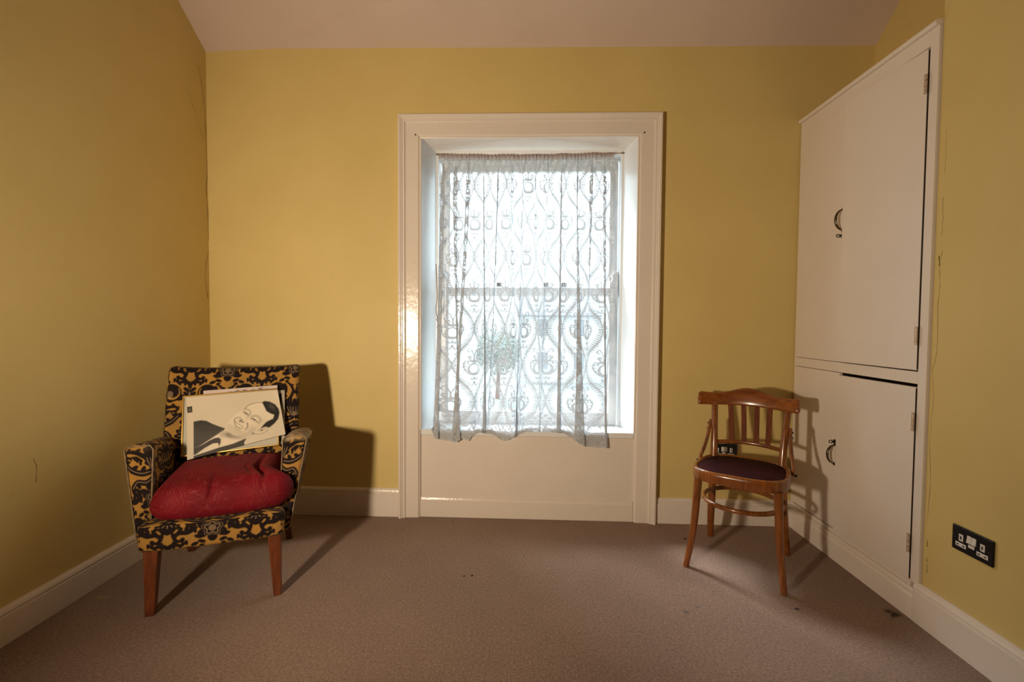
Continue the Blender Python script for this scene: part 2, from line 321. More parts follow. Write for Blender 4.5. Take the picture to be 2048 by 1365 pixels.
def damask():
    T=Tile(.15,.17,160)
    B,L=0,1
    def scroll(pts,r0,r1,side=1,lob=.006,n=6,ball=None):
        T.line(B,pts,r0,r1)
        P=np.array(pts,float);s=np.linspace(0,len(P)-1.001,n)
        for i,t in enumerate(s):
            k=int(t);a=P[k];b=P[k+1];p=a+(b-a)*(t-k);d=(b-a)/(np.hypot(*(b-a))+1e-9);nn=np.array([-d[1],d[0]])*side
            w=lob*(1-.45*i/n);q=p+nn*w*.75-d*w*.3
            T.disc(B,q[0],q[1],w,w*.5,np.arctan2((nn-d*.8)[1],(nn-d*.8)[0]))
        if ball: T.disc(B,P[-1][0],P[-1][1],ball)
    # paisley eyes with open crescents
    T.disc(B,.040,.138,.0195);T.line(B,spiral(.040,.138,.022,.017,140,.35),.002,.0045)
    T.disc(B,.058,.128,.009,.006,.6)
    T.line(B,spiral(.040,.138,.0165,.012,40,-.42),.0007,.0028,val=0)
    T.disc(L,.036,.133,.0065,.009,-.5,val=.5)
    for i in range(-2,3):
        for j in range(-2,3):
            if abs(i)+abs(j)<4: T.disc(L,.036+i*.003,.133+j*.0035,.0009,val=1)
    # crown flower on the axis
    for a,r in ((0,.014),(28,.020),(58,.022),(90,.024),(122,.022),(152,.020),(180,.014)):
        T.disc(B,r*.7*np.cos(np.radians(a)),.088+r*.7*np.sin(np.radians(a)),.0105,.006,np.radians(a))
    T.disc(B,0,.084,.013,.010)
    for dx in (.003,.008,.013): T.line(L,[(dx*.4,.076),(dx,.088),(dx*1.25,.096+dx*.1)],.0007,.0005)
    T.disc(L,0,.080,.003,.0045,val=.8)
    scroll([(.006,.072),(.024,.068),(.042,.074),(.056,.088),(.070,.090),(.072,.078),(.064,.074)],.006,.0035,1,.009,7,.0045)
    scroll([(.018,.110),(.010,.118),(.004,.134),(.010,.148),(.020,.158)],.0045,.002,1,.006,5,.003)
    scroll([(.002,.058),(.018,.050),(.034,.052),(.044,.040),(.038,.028),(.029,.033)],.006,.003,-1,.009,6,.0045)
    T.line(L,[(.004,.0575),(.018,.0505),(.034,.0525),(.0435,.041)],.0006,.0006)
    T.line(L,[(.010,.0705),(.026,.0685),(.042,.0745),(.056,.088)],.0006,.0006)
    # round dahlia on the mirror line
    for a in range(0,360,30): T.disc(B,.075+.0165*np.cos(np.radians(a)),.044+.0175*np.sin(np.radians(a)),.0075,.0045,np.radians(a))
    T.disc(B,.075,.044,.016)
    for a in range(0,360,30): T.disc(L,.075+.0125*np.cos(np.radians(a)),.044+.0130*np.sin(np.radians(a)),.0040,.0009,np.radians(a),val=.75)
    T.disc(L,.075,.044,.0055,.0055,val=.85);T.disc(B,.075,.044,.0025)
    scroll([(.030,.024),(.042,.016),(.056,.016),(.064,.008),(.058,.0),(.050,.003)],.0052,.0025,1,.008,6,.004)
    scroll([(.075,.018),(.068,.020),(.062,.026),(.055,.026)],.004,.002,-1,.006,4,.003)
    # big blossom on the axis
    for a in range(30,360,60): T.disc(B,.018*np.cos(np.radians(a)),.020+.016*np.sin(np.radians(a)),.010,.0085,np.radians(a))
    T.disc(B,0,.020,.018,.015)
    pts=[((.0115+.0022*np.cos(5*t))*np.sin(t),.020+(.0105+.0022*np.cos(5*t))*np.cos(t)) for t in np.linspace(0,np.pi,16)]
    T.line(L,pts,.0008,val=.9)
    pts=[((.0165+.0022*np.cos(5*t))*np.sin(t),.020+(.0145+.0022*np.cos(5*t))*np.cos(t)) for t in np.linspace(0,np.pi,16)]
    T.line(L,pts,.0006,val=.5)
    T.disc(L,0,.020,.0065,.006,val=.6);T.disc(B,0,.020,.003)
    # tassels on the mirror line
    for y in (.116,.126,.136,.146): T.disc(B,.0685,y,.0075,.0038,-.7)
    T.disc(B,.075,.130,.005,.016);T.disc(L,.075,.132,.0018,.009,val=.7)
    scroll([(.075,.158),(.066,.164),(.052,.162),(.044,.168)],.0045,.002,1,.006,4,.003)
    T.disc(B,.022,.124,.006,.0035,.8)
    scroll([(.022,.100),(.034,.106),(.048,.108),(.054,.102),(.048,.098)],.004,.002,1,.006,5,.003)
    scroll([(.026,.092),(.034,.098),(.044,.098)],.003,.0015,-1,.005,4,.002)
    for (x,y,a) in ((.012,.040,.5),(.022,.036,.2),(.030,.020,1.2),(.024,.006,.4),(.075,.066,0),(.066,.064,.6),(.018,.166,.3),(.030,.162,-.4)): T.disc(B,x,y,.007,.0036,a)
    for (x,y) in ((.036,.150),(.028,.146),(.046,.148)): T.disc(B,x,y,.004,.007,.3)
    return T
def lace():
    W,Hh=.17,.43
    T=Tile(W,Hh,130)
    sf=.0007
    def ogee(y,k): # half width at y
        c=.5+.5*np.cos(2*np.pi*y/Hh);return W/2*(c**.85)*k
    for (ox,oy) in ((0,Hh/2),(W/2,0)):
        # background open areas tone : thin ground = .28 everywhere, set later
        ys=np.linspace(-Hh/2,Hh/2,60)
        for sgn in (1,-1):
            pts=[(ox+sgn*ogee(y,1.0),oy+y) for y in ys]
            if ox==0: T.line(0,pts,.0026,soft=sf,mirror=False)
        # rungs hanging inside the ogee
        for y in np.arange(-Hh/2+.03,Hh/2-.02,.0105):
            for sgn in (1,-1):
                w=ogee(y,1.);L=.013 if abs(y)<.13 else .008
                if w<.02: continue
                x0=ox+sgn*(w-.005);x1=ox+sgn*(w-.005-L)
                T.line(0,[(x0,oy+y),(x1,oy+y+(.006 if y<0 else -.003))],.0032,.0020,soft=sf,mirror=False)
        m=lambda P:[(ox+x,oy+y) for x,y in P]
        mm=lambda P:[(ox-x,oy+y) for x,y in P]
        # central oval heart
        T.disc(0,ox,oy-.025,.027,.036,0,1,sf,False);T.disc(0,ox,oy-.022,.017,.025,0,0,sf,False)
        T.disc(0,ox,oy-.052,.004,.008,0,1,sf,False)
        for q in (m,mm):
            T.line(0,q([(.012,-.058),(.022,-.05),(.034,-.03),(.040,.0),(.034,.022),(.024,.018),(.024,.006)]),.0028,.0026,soft=sf,mirror=False)
            for (x,y) in ((.036,-.03),(.042,-.012),(.041,.006)): T.line(0,q([(x,y),(x-.013,y+.004)]),.003,.0015,soft=sf,mirror=False)
            T.line(0,q([(.0,.05),(.010,.085),(.020,.095),(.026,.082),(.020,.074)]),.0022,.0024,soft=sf,mirror=False)
            T.line(0,q([(.004,.02),(.014,.03),(.022,.045),(.016,.052),(.010,.042)]),.0045,.0028,soft=sf,mirror=False)
            T.line(0,q([(.0,-.075),(.01,-.085),(.013,-.075)]),.0028,soft=sf,mirror=False)
            T.line(0,q([(.0,-.095),(.008,-.12),(.022,-.105)]),.0024,soft=sf,mirror=False)
        # crown
        T.line(0,m([(0,.022),(0,.062)]),.005,.001,soft=sf,mirror=False)
        T.line(0,m([(-.02,.022),(0,.016),(.02,.022)]),.0035,soft=sf,mirror=False)
        for y in (-.07,-.085,-.1): T.disc(0,ox,oy+y,.0025,.003,0,1,sf,False)
    return T
# ------------------------------------------------------------------ frames of the walls
A = (-1.22, 2.772, 0); TH = math.atan2(-.12, 2.82)          # back wall: local x = along, -y = into room
B_ = (1.608, 2.652, 0); TR = math.atan2(-1, -.024)           # right wall: local x runs towards the camera
def place(o, L, rz): o.location = L; o.rotation_euler = (0, 0, rz); return o
BK = lambda o: place(o, A, TH)
RT = lambda o: place(o, B_, TR)
LOC_L = (-1.797, -2.6, 0)
LF = lambda o: place(o, LOC_L, R(90))
# floor
m = MB().box(-2.3, 2.5, -5.4, 3.15, -.12, 0); m.build('floor', CARPET, kind='structure')
# back wall with window opening (u .69-1.925)
WZ = 3.6
m = MB(); m.box(-.80, .686, 0, .36, 0, WZ); m.box(1.931, 3.6, 0, .36, 0, WZ); m.box(.686, 1.931, 0, .36, 2.206, WZ); m.box(.686, 1.931, .02, .36, 0, .47)
BK(m.build('wall_back', WALL, kind='structure'))
# left wall (local x from rear to back corner)
wl = LF(MB().box(-2.7, 5.45, 0, .2, 0, WZ).build('wall_left', WALL, kind='structure'))
# right wall: chimney breast flush with the cupboard, return and recess wall
m = MB(); m.box(.875, 8.0, 0, .40, 0, WZ); wr = RT(m.build('wall_right', WALL, kind='structure'))
m = MB(); m.box(-.20, .873, .375, .6, 0, WZ); RT(m.build('wall_recess', WALL, kind='structure'))
m = MB().box(-2.2, 2.3, -5.3, -5.1, 0, WZ); m.build('wall_front', WALL, kind='structure')
# sloping ceiling rising from the back wall, then flat
z0, sl = 2.655, .695; zt = 3.42; yb = 2.80; ya = yb - (zt - z0) / sl
V = []
for (x, dz) in ((-2.0, .021), (2.3, -.032)):
    yk = yb + .052 - (x + 1.797) * .0426
    z_ = z0 + dz
    for t in (0, .12):
        V += [(x, yk + .10, z_ - .10 * sl + t), (x, ya, zt + t), (x, -5.3, zt + t)]
mesh('ceiling', V, [(0, 1, 7, 6), (1, 2, 8, 7), (3, 9, 10, 4), (4, 10, 11, 5), (0, 6, 9, 3), (2, 5, 11, 8), (0, 3, 4, 1), (1, 4, 5, 2), (6, 7, 10, 9), (7, 8, 11, 10)], CEIL, kind='structure')
# skirtings
def skirt(name, x0, x1, h, fn, proud=.022, mat=None):
    p = proud; P = [(0.0, 0), (-p, 0), (-p, h * .80), (-p * .72, h * .815), (-p * .72, h * .86), (-p * .9, h * .885), (-p * .75, h * .95), (-p * .3, h), (0, h)]
    m = MB().prism(P, 0, x0, x1); o = m.build(name, mat or TRIM, kind='structure'); return fn(o)
skirt('baseboard_left', -2.5, 5.4, .125, LF, .028)
skirt('baseboard_back', -.575, .562, .165, BK); skirt('baseboard_corner', 2.055, 2.835, .145, BK)
skirt('baseboard_right', .862, 7.7, .150, RT, .026)
# dark gaps at the carpet edge are left to the shade; cracks in the plaster
def crack(parent, P, r=.0014, name='plaster_crack'):
    Q = smoothpts(P, 4); Q = [q + Vector((random.uniform(-1, 1) * .0015, 0, random.uniform(-1, 1) * .003)) for q in Q]
    MB().tube(Q, [r * random.uniform(.35, 1.3) for _ in Q], 5).build(name, DARKCRACK, parent)
crack(wl, [(5.33, 0, 2.60), (5.36, 0, 2.48), (5.378, 0, 2.36), (5.385, 0, 2.20), (5.392, 0, 2.02), (5.380, 0, 1.92), (5.392, 0, 1.80), (5.396, 0, 1.62)], .0013)
crack(wl, [(5.396, 0, 1.56), (5.375, 0, 1.50), (5.360, 0, 1.43), (5.366, 0, 1.36), (5.38, 0, 1.28)], .0014)
crack(wl, [(5.22, 0, 2.44), (5.27, 0, 2.36), (5.33, 0, 2.25), (5.375, 0, 2.19)], .0006)
crack(wl, [(4.35, 0, .62), (4.36, 0, .58), (4.355, 0, .53)], .001)
crack(wr, [(.903, 0, 1.86), (.905, 0, 1.78), (.902, 0, 1.70)], .0005)
crack(wr, [(.900, 0, 1.62), (.903, 0, 1.52), (.900, 0, 1.48)], .0006)
for a_, b_, q_ in ((.893, .20, .24), (.890, .30, .33), (.892, .245, .26)): crack(wr, [(a_, 0, b_), (a_ + .002, 0, (b_ + q_) / 2), (a_ - .001, 0, q_)], .0015)
crack(wr, [(.905, 0, 1.42), (.897, 0, 1.36), (.903, 0, 1.30), (.896, 0, 1.22), (.90, 0, 1.05), (.885, 0, .97), (.892, 0, .88), (.886, 0, .70), (.893, 0, .55), (.888, 0, .40)], .0007)
crack(wr, [(.893, 0, 1.405), (.897, 0, 1.365)], .002)

# ------------------------------------------------------------------ window
win = BK(empty('window_1', kind='structure'))
UL, UR, ZT = .565, 2.052, 2.327
prof = [(0, 0), (0, .040), (.004, .046), (.013, .046), (.017, .040), (.021, .040), (.025, .034), (.036, .034), (.039, .027), (.044, .024), (.112, .022), (.119, .014), (.124, .010), (.124, 0)]
def arch(name, path):
    """path gives for profile offset w two end points (u,z)"""
    V = []; n = len(prof)
    for e in (0, 1):
        for w_, h in prof: u_, z_ = path(w_)[e]; V.append((u_, -h, z_))
    mesh(name, V, [(i, i + 1, n + i + 1, n + i) for i in range(n - 1)] + [(n - 1, 0, n, 2 * n - 1), tuple(range(n)), tuple(range(n, 2 * n))[::-1]], TRIM, win)
arch('architrave', lambda w_: ((UL + w_, 0), (UL + w_, ZT - w_)))
arch('architrave', lambda w_: ((UL + w_, ZT - w_), (UR - w_, ZT - w_ - .006)))
arch('architrave', lambda w_: ((UR - w_, ZT - w_ - .006), (UR - w_, 0)))
for o in win.children:
    bm = bmesh.new(); bm.from_mesh(o.data); bmesh.ops.recalc_face_normals(bm, faces=bm.faces); bm.to_mesh(o.data); bm.free()
UI, UJ, ZI = UL + .124, UR - .124, ZT - .124        # opening at the front: .689, 1.928, 2.203
D = .17                                             # reveal depth
sill_z = .517
# splayed reveal boards
def quadboard(name, q, n_, t=.015, m_=TRIM):
    q = [Vector(x) for x in q]; n_ = Vector(n_).normalized() * t
    mesh(name, q + [x + n_ for x in q], [(0, 1, 2, 3), (7, 6, 5, 4), (0, 4, 5, 1), (1, 5, 6, 2), (2, 6, 7, 3), (3, 7, 4, 0)], m_, win)
UB, UK, ZB = .742, 1.880, 2.187
quadboard('reveal_board', [(UI, -.008, sill_z), (UI, -.008, ZI), (UB, D, ZB), (UB, D, sill_z - .02)], (-1, 0, 0), m_=SASH)
quadboard('reveal_board', [(UJ, -.008, sill_z), (UJ, -.008, ZI), (UK, D, ZB), (UK, D, sill_z - .02)], (1, 0, 0), m_=SASH)
quadboard('soffit_board', [(UI, -.008, ZI), (UJ, -.008, ZI), (UK, D, ZB), (UB, D, ZB)], (0, 0, 1))
# bead round the opening edge
m = MB()
for x in (UI, UJ): m.cyl((x, -.010, 0 if False else sill_z), (x, -.010, ZI), .006, 8)
m.cyl((UI, -.010, ZI), (UJ, -.010, ZI), .006, 8); m.build('corner_bead', TRIM, win)
# sill and apron
m = MB().box(UI + .001, UJ - .001, -.006, D + .12, sill_z - .032, sill_z); m.build('window_sill', SASH, win, .004)
MB().box(UI - .001, UJ + .001, -.001, .019, .112, sill_z - .033).build('apron_panel', TRIM, win, .002)
P = [(.019, .002), (-.014, .002), (-.014, .098), (-.009, .104), (-.006, .113), (.019, .113)]
MB().prism(P, 0, UI + .002, UJ - .002).build('apron_skirting', TRIM, win)
# outer box frame
m = MB(); y0, y1 = D, D + .13
m.box(UB - .08, UB + .014, y0, y1, sill_z - .02, ZB + .02); m.box(UK - .014, UK + .08, y0, y1, sill_z - .02, ZB + .02); m.box(UB + .0141, UK - .0141, y0, y1, ZB - .025, ZB + .04)
m.build('sash_box', SASH, win, .002)
# lower sash (inside) and upper sash (outside)
def sash(name, u0, u1, z_0, z_1, y0, y1, st, top, bot, horn=0, label=None):
    m = MB(); m.box(u0, u0 + st, y0, y1, z_0, z_1); m.box(u1 - st, u1, y0, y1, z_0, z_1)
    m.box(u0 + st, u1 - st, y0 + .002, y1 - .002, z_1 - top, z_1); m.box(u0 + st, u1 - st, y0 + .002, y1 - .002, z_0, z_0 + bot)
    if horn:
        for u_, s_ in ((u0, 1), (u1, -1)):
            Q = [(u_, z_1), (u_ + s_ * st, z_1), (u_ + s_ * st, z_1 + horn * .35), (u_ + s_ * st * .7, z_1 + horn * .5), (u_ + s_ * st * .75, z_1 + horn * .8), (u_ + s_ * st * .45, z_1 + horn), (u_, z_1 + horn)]
            if s_ < 0: Q = Q[::-1]
            m.prism(Q, 1, y0 + .002, y1 - .002)
    f = m.build(name, SASH, win, .003)
    g = MB().box(u0 + st - .004, u1 - st + .004, (y0 + y1) / 2 - .002, (y0 + y1) / 2 + .002, z_0 + bot - .004, z_1 - top + .004).build('pane', GLASS, f)
    return f
ls = sash('lower_sash', .766, 1.860, .52, 1.365, D + .02, D + .06, .050, .045, .075, .10)
us = sash('upper_sash', .766, 1.860, 1.315, ZB - .026, D + .068, D + .108, .050, .075, .045)
m = MB(); 
for u_ in (1.13, 1.42, 1.53):
    m.cyl((u_, D + .03, 1.372), (u_, D + .03, 1.395), .016, 14)
m.build('sash_fastener', BLACKPAINT, win)
# nail heads in the architrave
for u_, z_ in ((UL + .098, ZT - .112), (UR - .098, ZT - .112)):
    MB().cyl((u_, -.026, z_), (u_, -.020, z_), .004, 8).build('nail_head', BLACKPAINT, win)
# curtain wire with eyes
wire = BK(empty('curtain_wire', label='sagging wire strung across the top of the window reveal, holding the lace curtain', cat='wire'))
Q = [(.745 + (1.875 - .745) * t, .150 - .03 * math.sin(math.pi * t), 2.166 - .022 * math.sin(math.pi * t) ** .8) for t in np.linspace(0, 1, 25)]
MB().tube(Q, .0022, 6).build('wire', CORD, wire)
for u_, s_ in ((.745, 1), (1.875, -1)):
    T_ = [(u_ + s_ * (.008 + .006 * math.cos(a)), .150, 2.166 + .006 * math.sin(a)) for a in np.linspace(0, 6.28, 12)]
    MB().tube(T_ + [(u_ - s_ * .004, .150, 2.166)], .0015, 6).build('hook', BLACKPAINT, wire)
cordo = BK(empty('sash_cord', label='frayed brown cord dangling at the left edge of the window, beside the lace', cat='cord'))
Q = smoothpts([(.752, .12, 1.50), (.760, .10, 1.42), (.765, .09, 1.30), (.760, .09, 1.22), (.768, .09, 1.16), (.765, .09, 1.11)], 5)
MB().tube(Q, .0028, 6).build('cord', CORD, cordo)
MB().tube(smoothpts([(.760, .09, 1.17), (.774, .085, 1.13), (.776, .085, 1.10), (.770, .085, 1.12)], 5), .002, 6).build('frayed_end', CORD, cordo)

# ------------------------------------------------------------------ lace curtain
NX, NY = 640, 640
s = np.linspace(0, 1, NX)[None, :]; t = np.linspace(0, 1, NY)[:, None]      # t: 0 top, 1 hem
def folds(s, comps): return sum(a * np.sin(2 * np.pi * (f * s + p)) for a, f, p in comps)
side = np.clip(np.abs(s - .55) * 2 - .35, 0, 1)                              # stronger pleats near both ends
left = np.exp(-((s - .12) / .13) ** 2); right = np.exp(-((s - .86) / .10) ** 2)
amp = 1.0 + .9 * left + .8 * right
top_u = amp * (.0155 * np.sin(2 * np.pi * (13.3 * s + .8 * np.sin(4.1 * s * 3) * .2)) + .0035 * np.sin(2 * np.pi * (29.7 * s + .3)))
bot_u = amp * (.031 * np.sin(2 * np.pi * (7.4 * s + .25 * np.sin(9 * s) + .2)) + .008 * np.sin(2 * np.pi * (17.1 * s + .6)))
k = t ** 1.3
gath = .003 * np.sin(2 * np.pi * 47 * s) * np.exp(-t / .03)
U0 = .762 + (1.812 - .762) * s; U1 = .752 + (1.800 - .752) * s
hd = .12 + .88 * np.clip((t - .018) / .07, 0, 1) ** .8
U = (U0 + top_u * hd) * (1 - k) + (U1 + bot_u) * k + gath * 1.5
dep_t = .010 * np.cos(2 * np.pi * (13.3 * s + .8 * np.sin(4.1 * s * 3) * .2)) + .004 * np.cos(2 * np.pi * 29.7 * s)
dep_b = .020 * np.cos(2 * np.pi * (7.4 * s + .25 * np.sin(9 * s) + .2)) + .006 * np.cos(2 * np.pi * (17.1 * s + .6))
ug = [.752, .775, .84, .90, .94, .975, .99, 1.03, 1.07, 1.11, 1.17, 1.20, 1.30, 1.40, 1.515, 1.54, 1.58, 1.65, 1.70, 1.80]
zg = [.52, .47, .455, .45, .47, .452, .48, .505, .50, .495, .458, .465, .512, .518, .51, .50, .475, .435, .43, .433]
hem_u = (U1 + bot_u)
hem = np.interp(hem_u, ug, zg) + .004 * np.abs(np.sin(2 * np.pi * 30 * s))
over = np.clip((.512 - hem) / .03, 0, 1)                                    # where the hem falls past the sill front
Yb = (.045 - .072 * over) + dep_b * (.55 + .45 * over) * np.where(over > .5, .5, 1)
sag = 2.166 - .022 * np.sin(np.pi * (.02 + .95 * s)) ** .8
Ytop = .150 - .03 * np.sin(np.pi * (.02 + .95 * s)) - .004
Y = (Ytop + dep_t * hd + .0050 * np.sin(2 * np.pi * 44 * s + 2 * np.sin(23 * s)) * np.exp(-t / .05) - .006) * (1 - k) + Yb * k
Ztop = sag + .005 + .0025 * np.sin(2 * np.pi * 53 * s)
Z = Ztop * (1 - t) + hem * t
P = np.stack([U, Y + 0 * U, Z + 0 * U], -1)
Y_ = P[..., 1]; lowz = (P[..., 2] < .53); Y_[lowz] = np.minimum(Y_[lowz], .045); 
P[..., 1] = np.where((P[..., 2] < sill_z + .004), np.minimum(P[..., 1], -.012), P[..., 1])
T_ = lace(); fx = s * 1.95 + 0 * t; fy = (2.18 - Z) + 0 * s + .012 * np.sin(3 * s)
L = T_.sample(fx, -fy)[0]
dens = .34 + .65 * L
fine = .5 + .5 * np.sin(2 * np.pi * fx / .0055) * np.sin(2 * np.pi * fy / .0055)
dens += .05 * (fine - .5)
hemband = np.clip(1 - (Z - hem) / .085, 0, 1) ** .5 * (Z - hem < .085)
ros = .5 + .5 * np.cos(2 * np.pi * fx / .034) * np.cos(2 * np.pi * (Z - hem) / .034 + 1.2)
du = np.gradient(U, axis=1) * NX / 1.05; pk = 1.25 / np.clip(np.abs(du), .33, 1.3)      # where the cloth is gathered the net is denser
pk = np.clip(pk, .8, 2.0)
dens = 1 - (1 - np.clip(dens, 0, .985)) ** pk
dens = np.where(Z - hem < .085, np.maximum(dens, .34 + .38 * (ros > .55) + .18 * L), dens)
dens = np.where(Z - hem < .008, .85, dens)
pocket = (Ztop - Z < .034); dens = np.where(pocket, .90 + .08 * (.5 + .5 * np.sin(2 * np.pi * 47 * s + 3 * np.sin(90 * s))), dens)
dens = np.where((Z - hem) < .5 * 0, dens, dens)
dens = dens + .17 * np.clip((1.40 - Z) / .4, 0, 1)
dens = np.clip(dens, 0, .97)
op = np.clip(1.3 - (Ztop - Z) / .034, 0, 1) + 0 * dens
colr = np.stack([dens, op, dens, np.ones_like(dens)], -1)
BK(grid_obj('lace_curtain', P, LACE, col=colr, label='white lace net curtain with ogee pattern hanging in the window', cat='curtain'))

# ------------------------------------------------------------------ built-in cupboard
cup = RT(empty('built_in_cupboard', label='tall cream painted built-in cupboard with four flush doors in the right alcove', cat='cupboard'))
f0 = -.012
def cb(name, v0, v1, y0, y1, a, b, m_=CUPB, par=None, bev=.0015): return MB().box(v0, v1, y0, y1, a, b).build(name, m_, par or cup, bev)
cb('stile', .004, .012, f0, .03, .140, 2.262); cb('stile', .834, .872, f0, .03, .140, 2.262)
cb('rail', .0121, .8339, f0, .03, 2.203, 2.262); cb('rail', .0121, .8339, f0, .03, .918, .966); cb('rail', .0121, .8339, f0 + .002, .03, .120, .142)
MB().prism([(.03, 2.2625), (f0 - .012, 2.2625), (f0 - .016, 2.268), (f0 - .016, 2.276), (f0 - .010, 2.282), (.03, 2.282)], 0, .004, .873).build('top_moulding', CUPB, cup)
cb('side_panel', .006, .02, .031, .37, .14, 2.262); cb('side_panel', .855, .871, .031, .37, .14, 2.262)
cb('top_board', .0205, .8545, .031, .37, 2.235, 2.262); cb('shelf', .0205, .8545, .035, .37, .93, .955); cb('floor_board', .0205, .8545, .031, .37, .12, .139)
P = [(.03, 0), (-.024, 0), (-.024, .088), (-.018, .094), (-.018, .100), (-.022, .104), (-.022, .112), (-.014, .1195), (.03, .1195)]
MB().prism(P, 0, .006, .861).build('plinth_skirting', CUPB, cup)
def door(name, hinge, v0, v1, a, b, ang, t=.018):
    """door panel in its own frame, hinged at v=hinge"""
    o = MB().box(v0 - hinge, v1 - hinge, 0, t, a, b).build(name, CUPB, cup, .0025)
    o.location = (hinge, f0 - .004, 0); o.rotation_euler = (0, 0, ang); return o
dul = door('door', .014, .0145, .397, .968, 2.2015, 0); dur = door('door', .8325, .4005, .8305, .971, 2.197, R(2.6))
dll = door('door', .014, .0145, .387, .150, .916, 0); dlr = door('door', .8325, .390, .8305, .1445, .9055, R(1.2))
def pull(d, v_, z0_, z1_):
    h = v_ - d.location.x; zc = (z0_ + z1_) / 2; H = (z1_ - z0_) / 2
    Q = [(h, -.034 * math.cos(a) ** 1.0 - .002, zc + H * math.sin(a)) for a in np.linspace(-math.pi / 2, math.pi / 2, 17)]
    g = MB().tube(Q, [.0026 + .0022 * math.cos(a) for a in np.linspace(-math.pi / 2, math.pi / 2, 17)], 8, 1.7, (1, 0, 0))
    g.box(h - .006, h + .006, -.004, 0, z0_ - .010, z0_ + .004); g.box(h - .006, h + .006, -.004, 0, z1_ - .004, z1_ + .010)
    g.build('handle', STEEL, d)
def catch(d, v_, z_):
    h = v_ - d.location.x
    g = MB().cyl((h, 0, z_), (h, -.014, z_), .004, 8)
    g.tube([(h, -.021 + .009 * math.cos(a), z_ + .0065 * math.sin(a)) for a in np.linspace(0, 6.28, 14)], .0022, 6)
    g.box(h - .007, h + .007, -.003, 0, z_ - .010, z_ + .010); g.build('latch', BLACKPAINT, d)
pull(dul, .380, 1.603, 1.700); catch(dul, .380, 1.575)
pull(dll, .374, .470, .560); catch(dll, .374, .577)
def hinge(d, v_, z_, m_=COPPER, y=0):
    h = v_ - d.location.x; g = MB()
    for i in range(3): g.cyl((h, -.007, z_ - .036 + .0245 * i), (h, -.007, z_ - .014 + .0245 * i), .0052, 8)
    g.box(h - .012, h, -.0035, 0, z_ - .036, z_ + .036); g.build('hinge', m_, d)
for d, zs in ((dur, (2.065, 1.105)), (dlr, (.770, .290))):
    for z_ in zs: hinge(d, .832, z_)
GAPSHADE = simple('painted_gap_shade', (.05, .03, .02), .8)  # dark strips added on the door edges, painting in the gap's shade
for d, a, b in ((dur, .971, 2.197), (dlr, .1445, .9055)): MB().box(-.0019, -.0012, .0012, .017, a + .004, b - .004).build('gap_shade_strip', GAPSHADE, d)

# ------------------------------------------------------------------ double sockets
def socket(fn, u0, z0_, w_=.147, h_=.087, label=''):
    root = fn(empty('wall_socket', label=label, cat='socket', group='double wall sockets'))
    bx, bz = u0, z0_
    MB().box(bx, bx + w_, -.0085, -.001, bz, bz + h_).build('face_plate', BLACK, root, .003, 3)
    for i in (0, 1):
        cx = bx + (.035 if i == 0 else w_ - .035)
        for (dx, dz, ww, hh) in ((0, .049, .0085, .0125), ):
            e = MB().box(cx - ww, cx + ww, -.0095, -.006, bz + dz - hh, bz + dz + hh).build('earth_surround', WPLAST, root, .002)
            MB().box(cx - .0025, cx + .0025, -.0102, -.0085, bz + dz - .0055, bz + dz + .0055).build('slot', SLOT, e)
        e = MB().box(cx - .020, cx + .020, -.0095, -.006, bz + .016, bz + .031).build('pin_surround', WPLAST, root, .002)
        for dx in (-.011, .011): MB().box(cx + dx - .004, cx + dx + .004, -.0102, -.0085, bz + .0215, bz + .0255).build('slot', SLOT, e)
    for i in (0, 1):
        cx = bx + w_ / 2 - .0085 + .017 * i
        MB().prism([(-.006, bz + .042), (-.013, bz + .043), (-.0105, bz + .056), (-.0095, bz + .068), (-.006, bz + .069)], 0, cx - .008, cx + .008).build('rocker_switch', WPLAST, root, .0015)
    e = MB().box(bx + w_ / 2 - .011, bx + w_ / 2 + .011, -.0095, -.006, bz + .028, bz + .039).build('indicator_block', WPLAST, root, .001)
    for cx in (bx + .0135, bx + w_ - .0135): MB().cyl((cx, -.0075, bz + h_ / 2), (cx, -.0092, bz + h_ / 2), .0028, 10).build('screw', STEEL, root)
    return root
s1 = socket(RT, 1.000, .355, label='black double wall socket low on the right wall, beyond the cupboard')
s1.rotation_euler[1] = 0
s2 = socket(BK, 2.366, .379, label='dark grey double socket on the back wall, half hidden behind the bentwood chair')

# tuft of frayed carpet by the skirting
g = MB()
for i in range(16):
    a = random.uniform(0, 6.28); x, y = 1.515 + random.uniform(-.013, .013), 1.822 + random.uniform(-.015, .015)
    Q = smoothpts([(x, y, .001), (x + .004 * math.cos(a), y + .004 * math.sin(a), .007), (x + .010 * math.cos(a + .6), y + .010 * math.sin(a + .6), .006), (x + .013 * math.cos(a + 1.4), y + .013 * math.sin(a + 1.4), .002)], 3)
    g.tube(Q, .0012, 5)
g.build('carpet_fluff', simple('fluff', (.06, .055, .04), .9, 0, .5, 200), label='small dark tuft of frayed fibres on the carpet beside the cupboard skirting', cat='fluff')
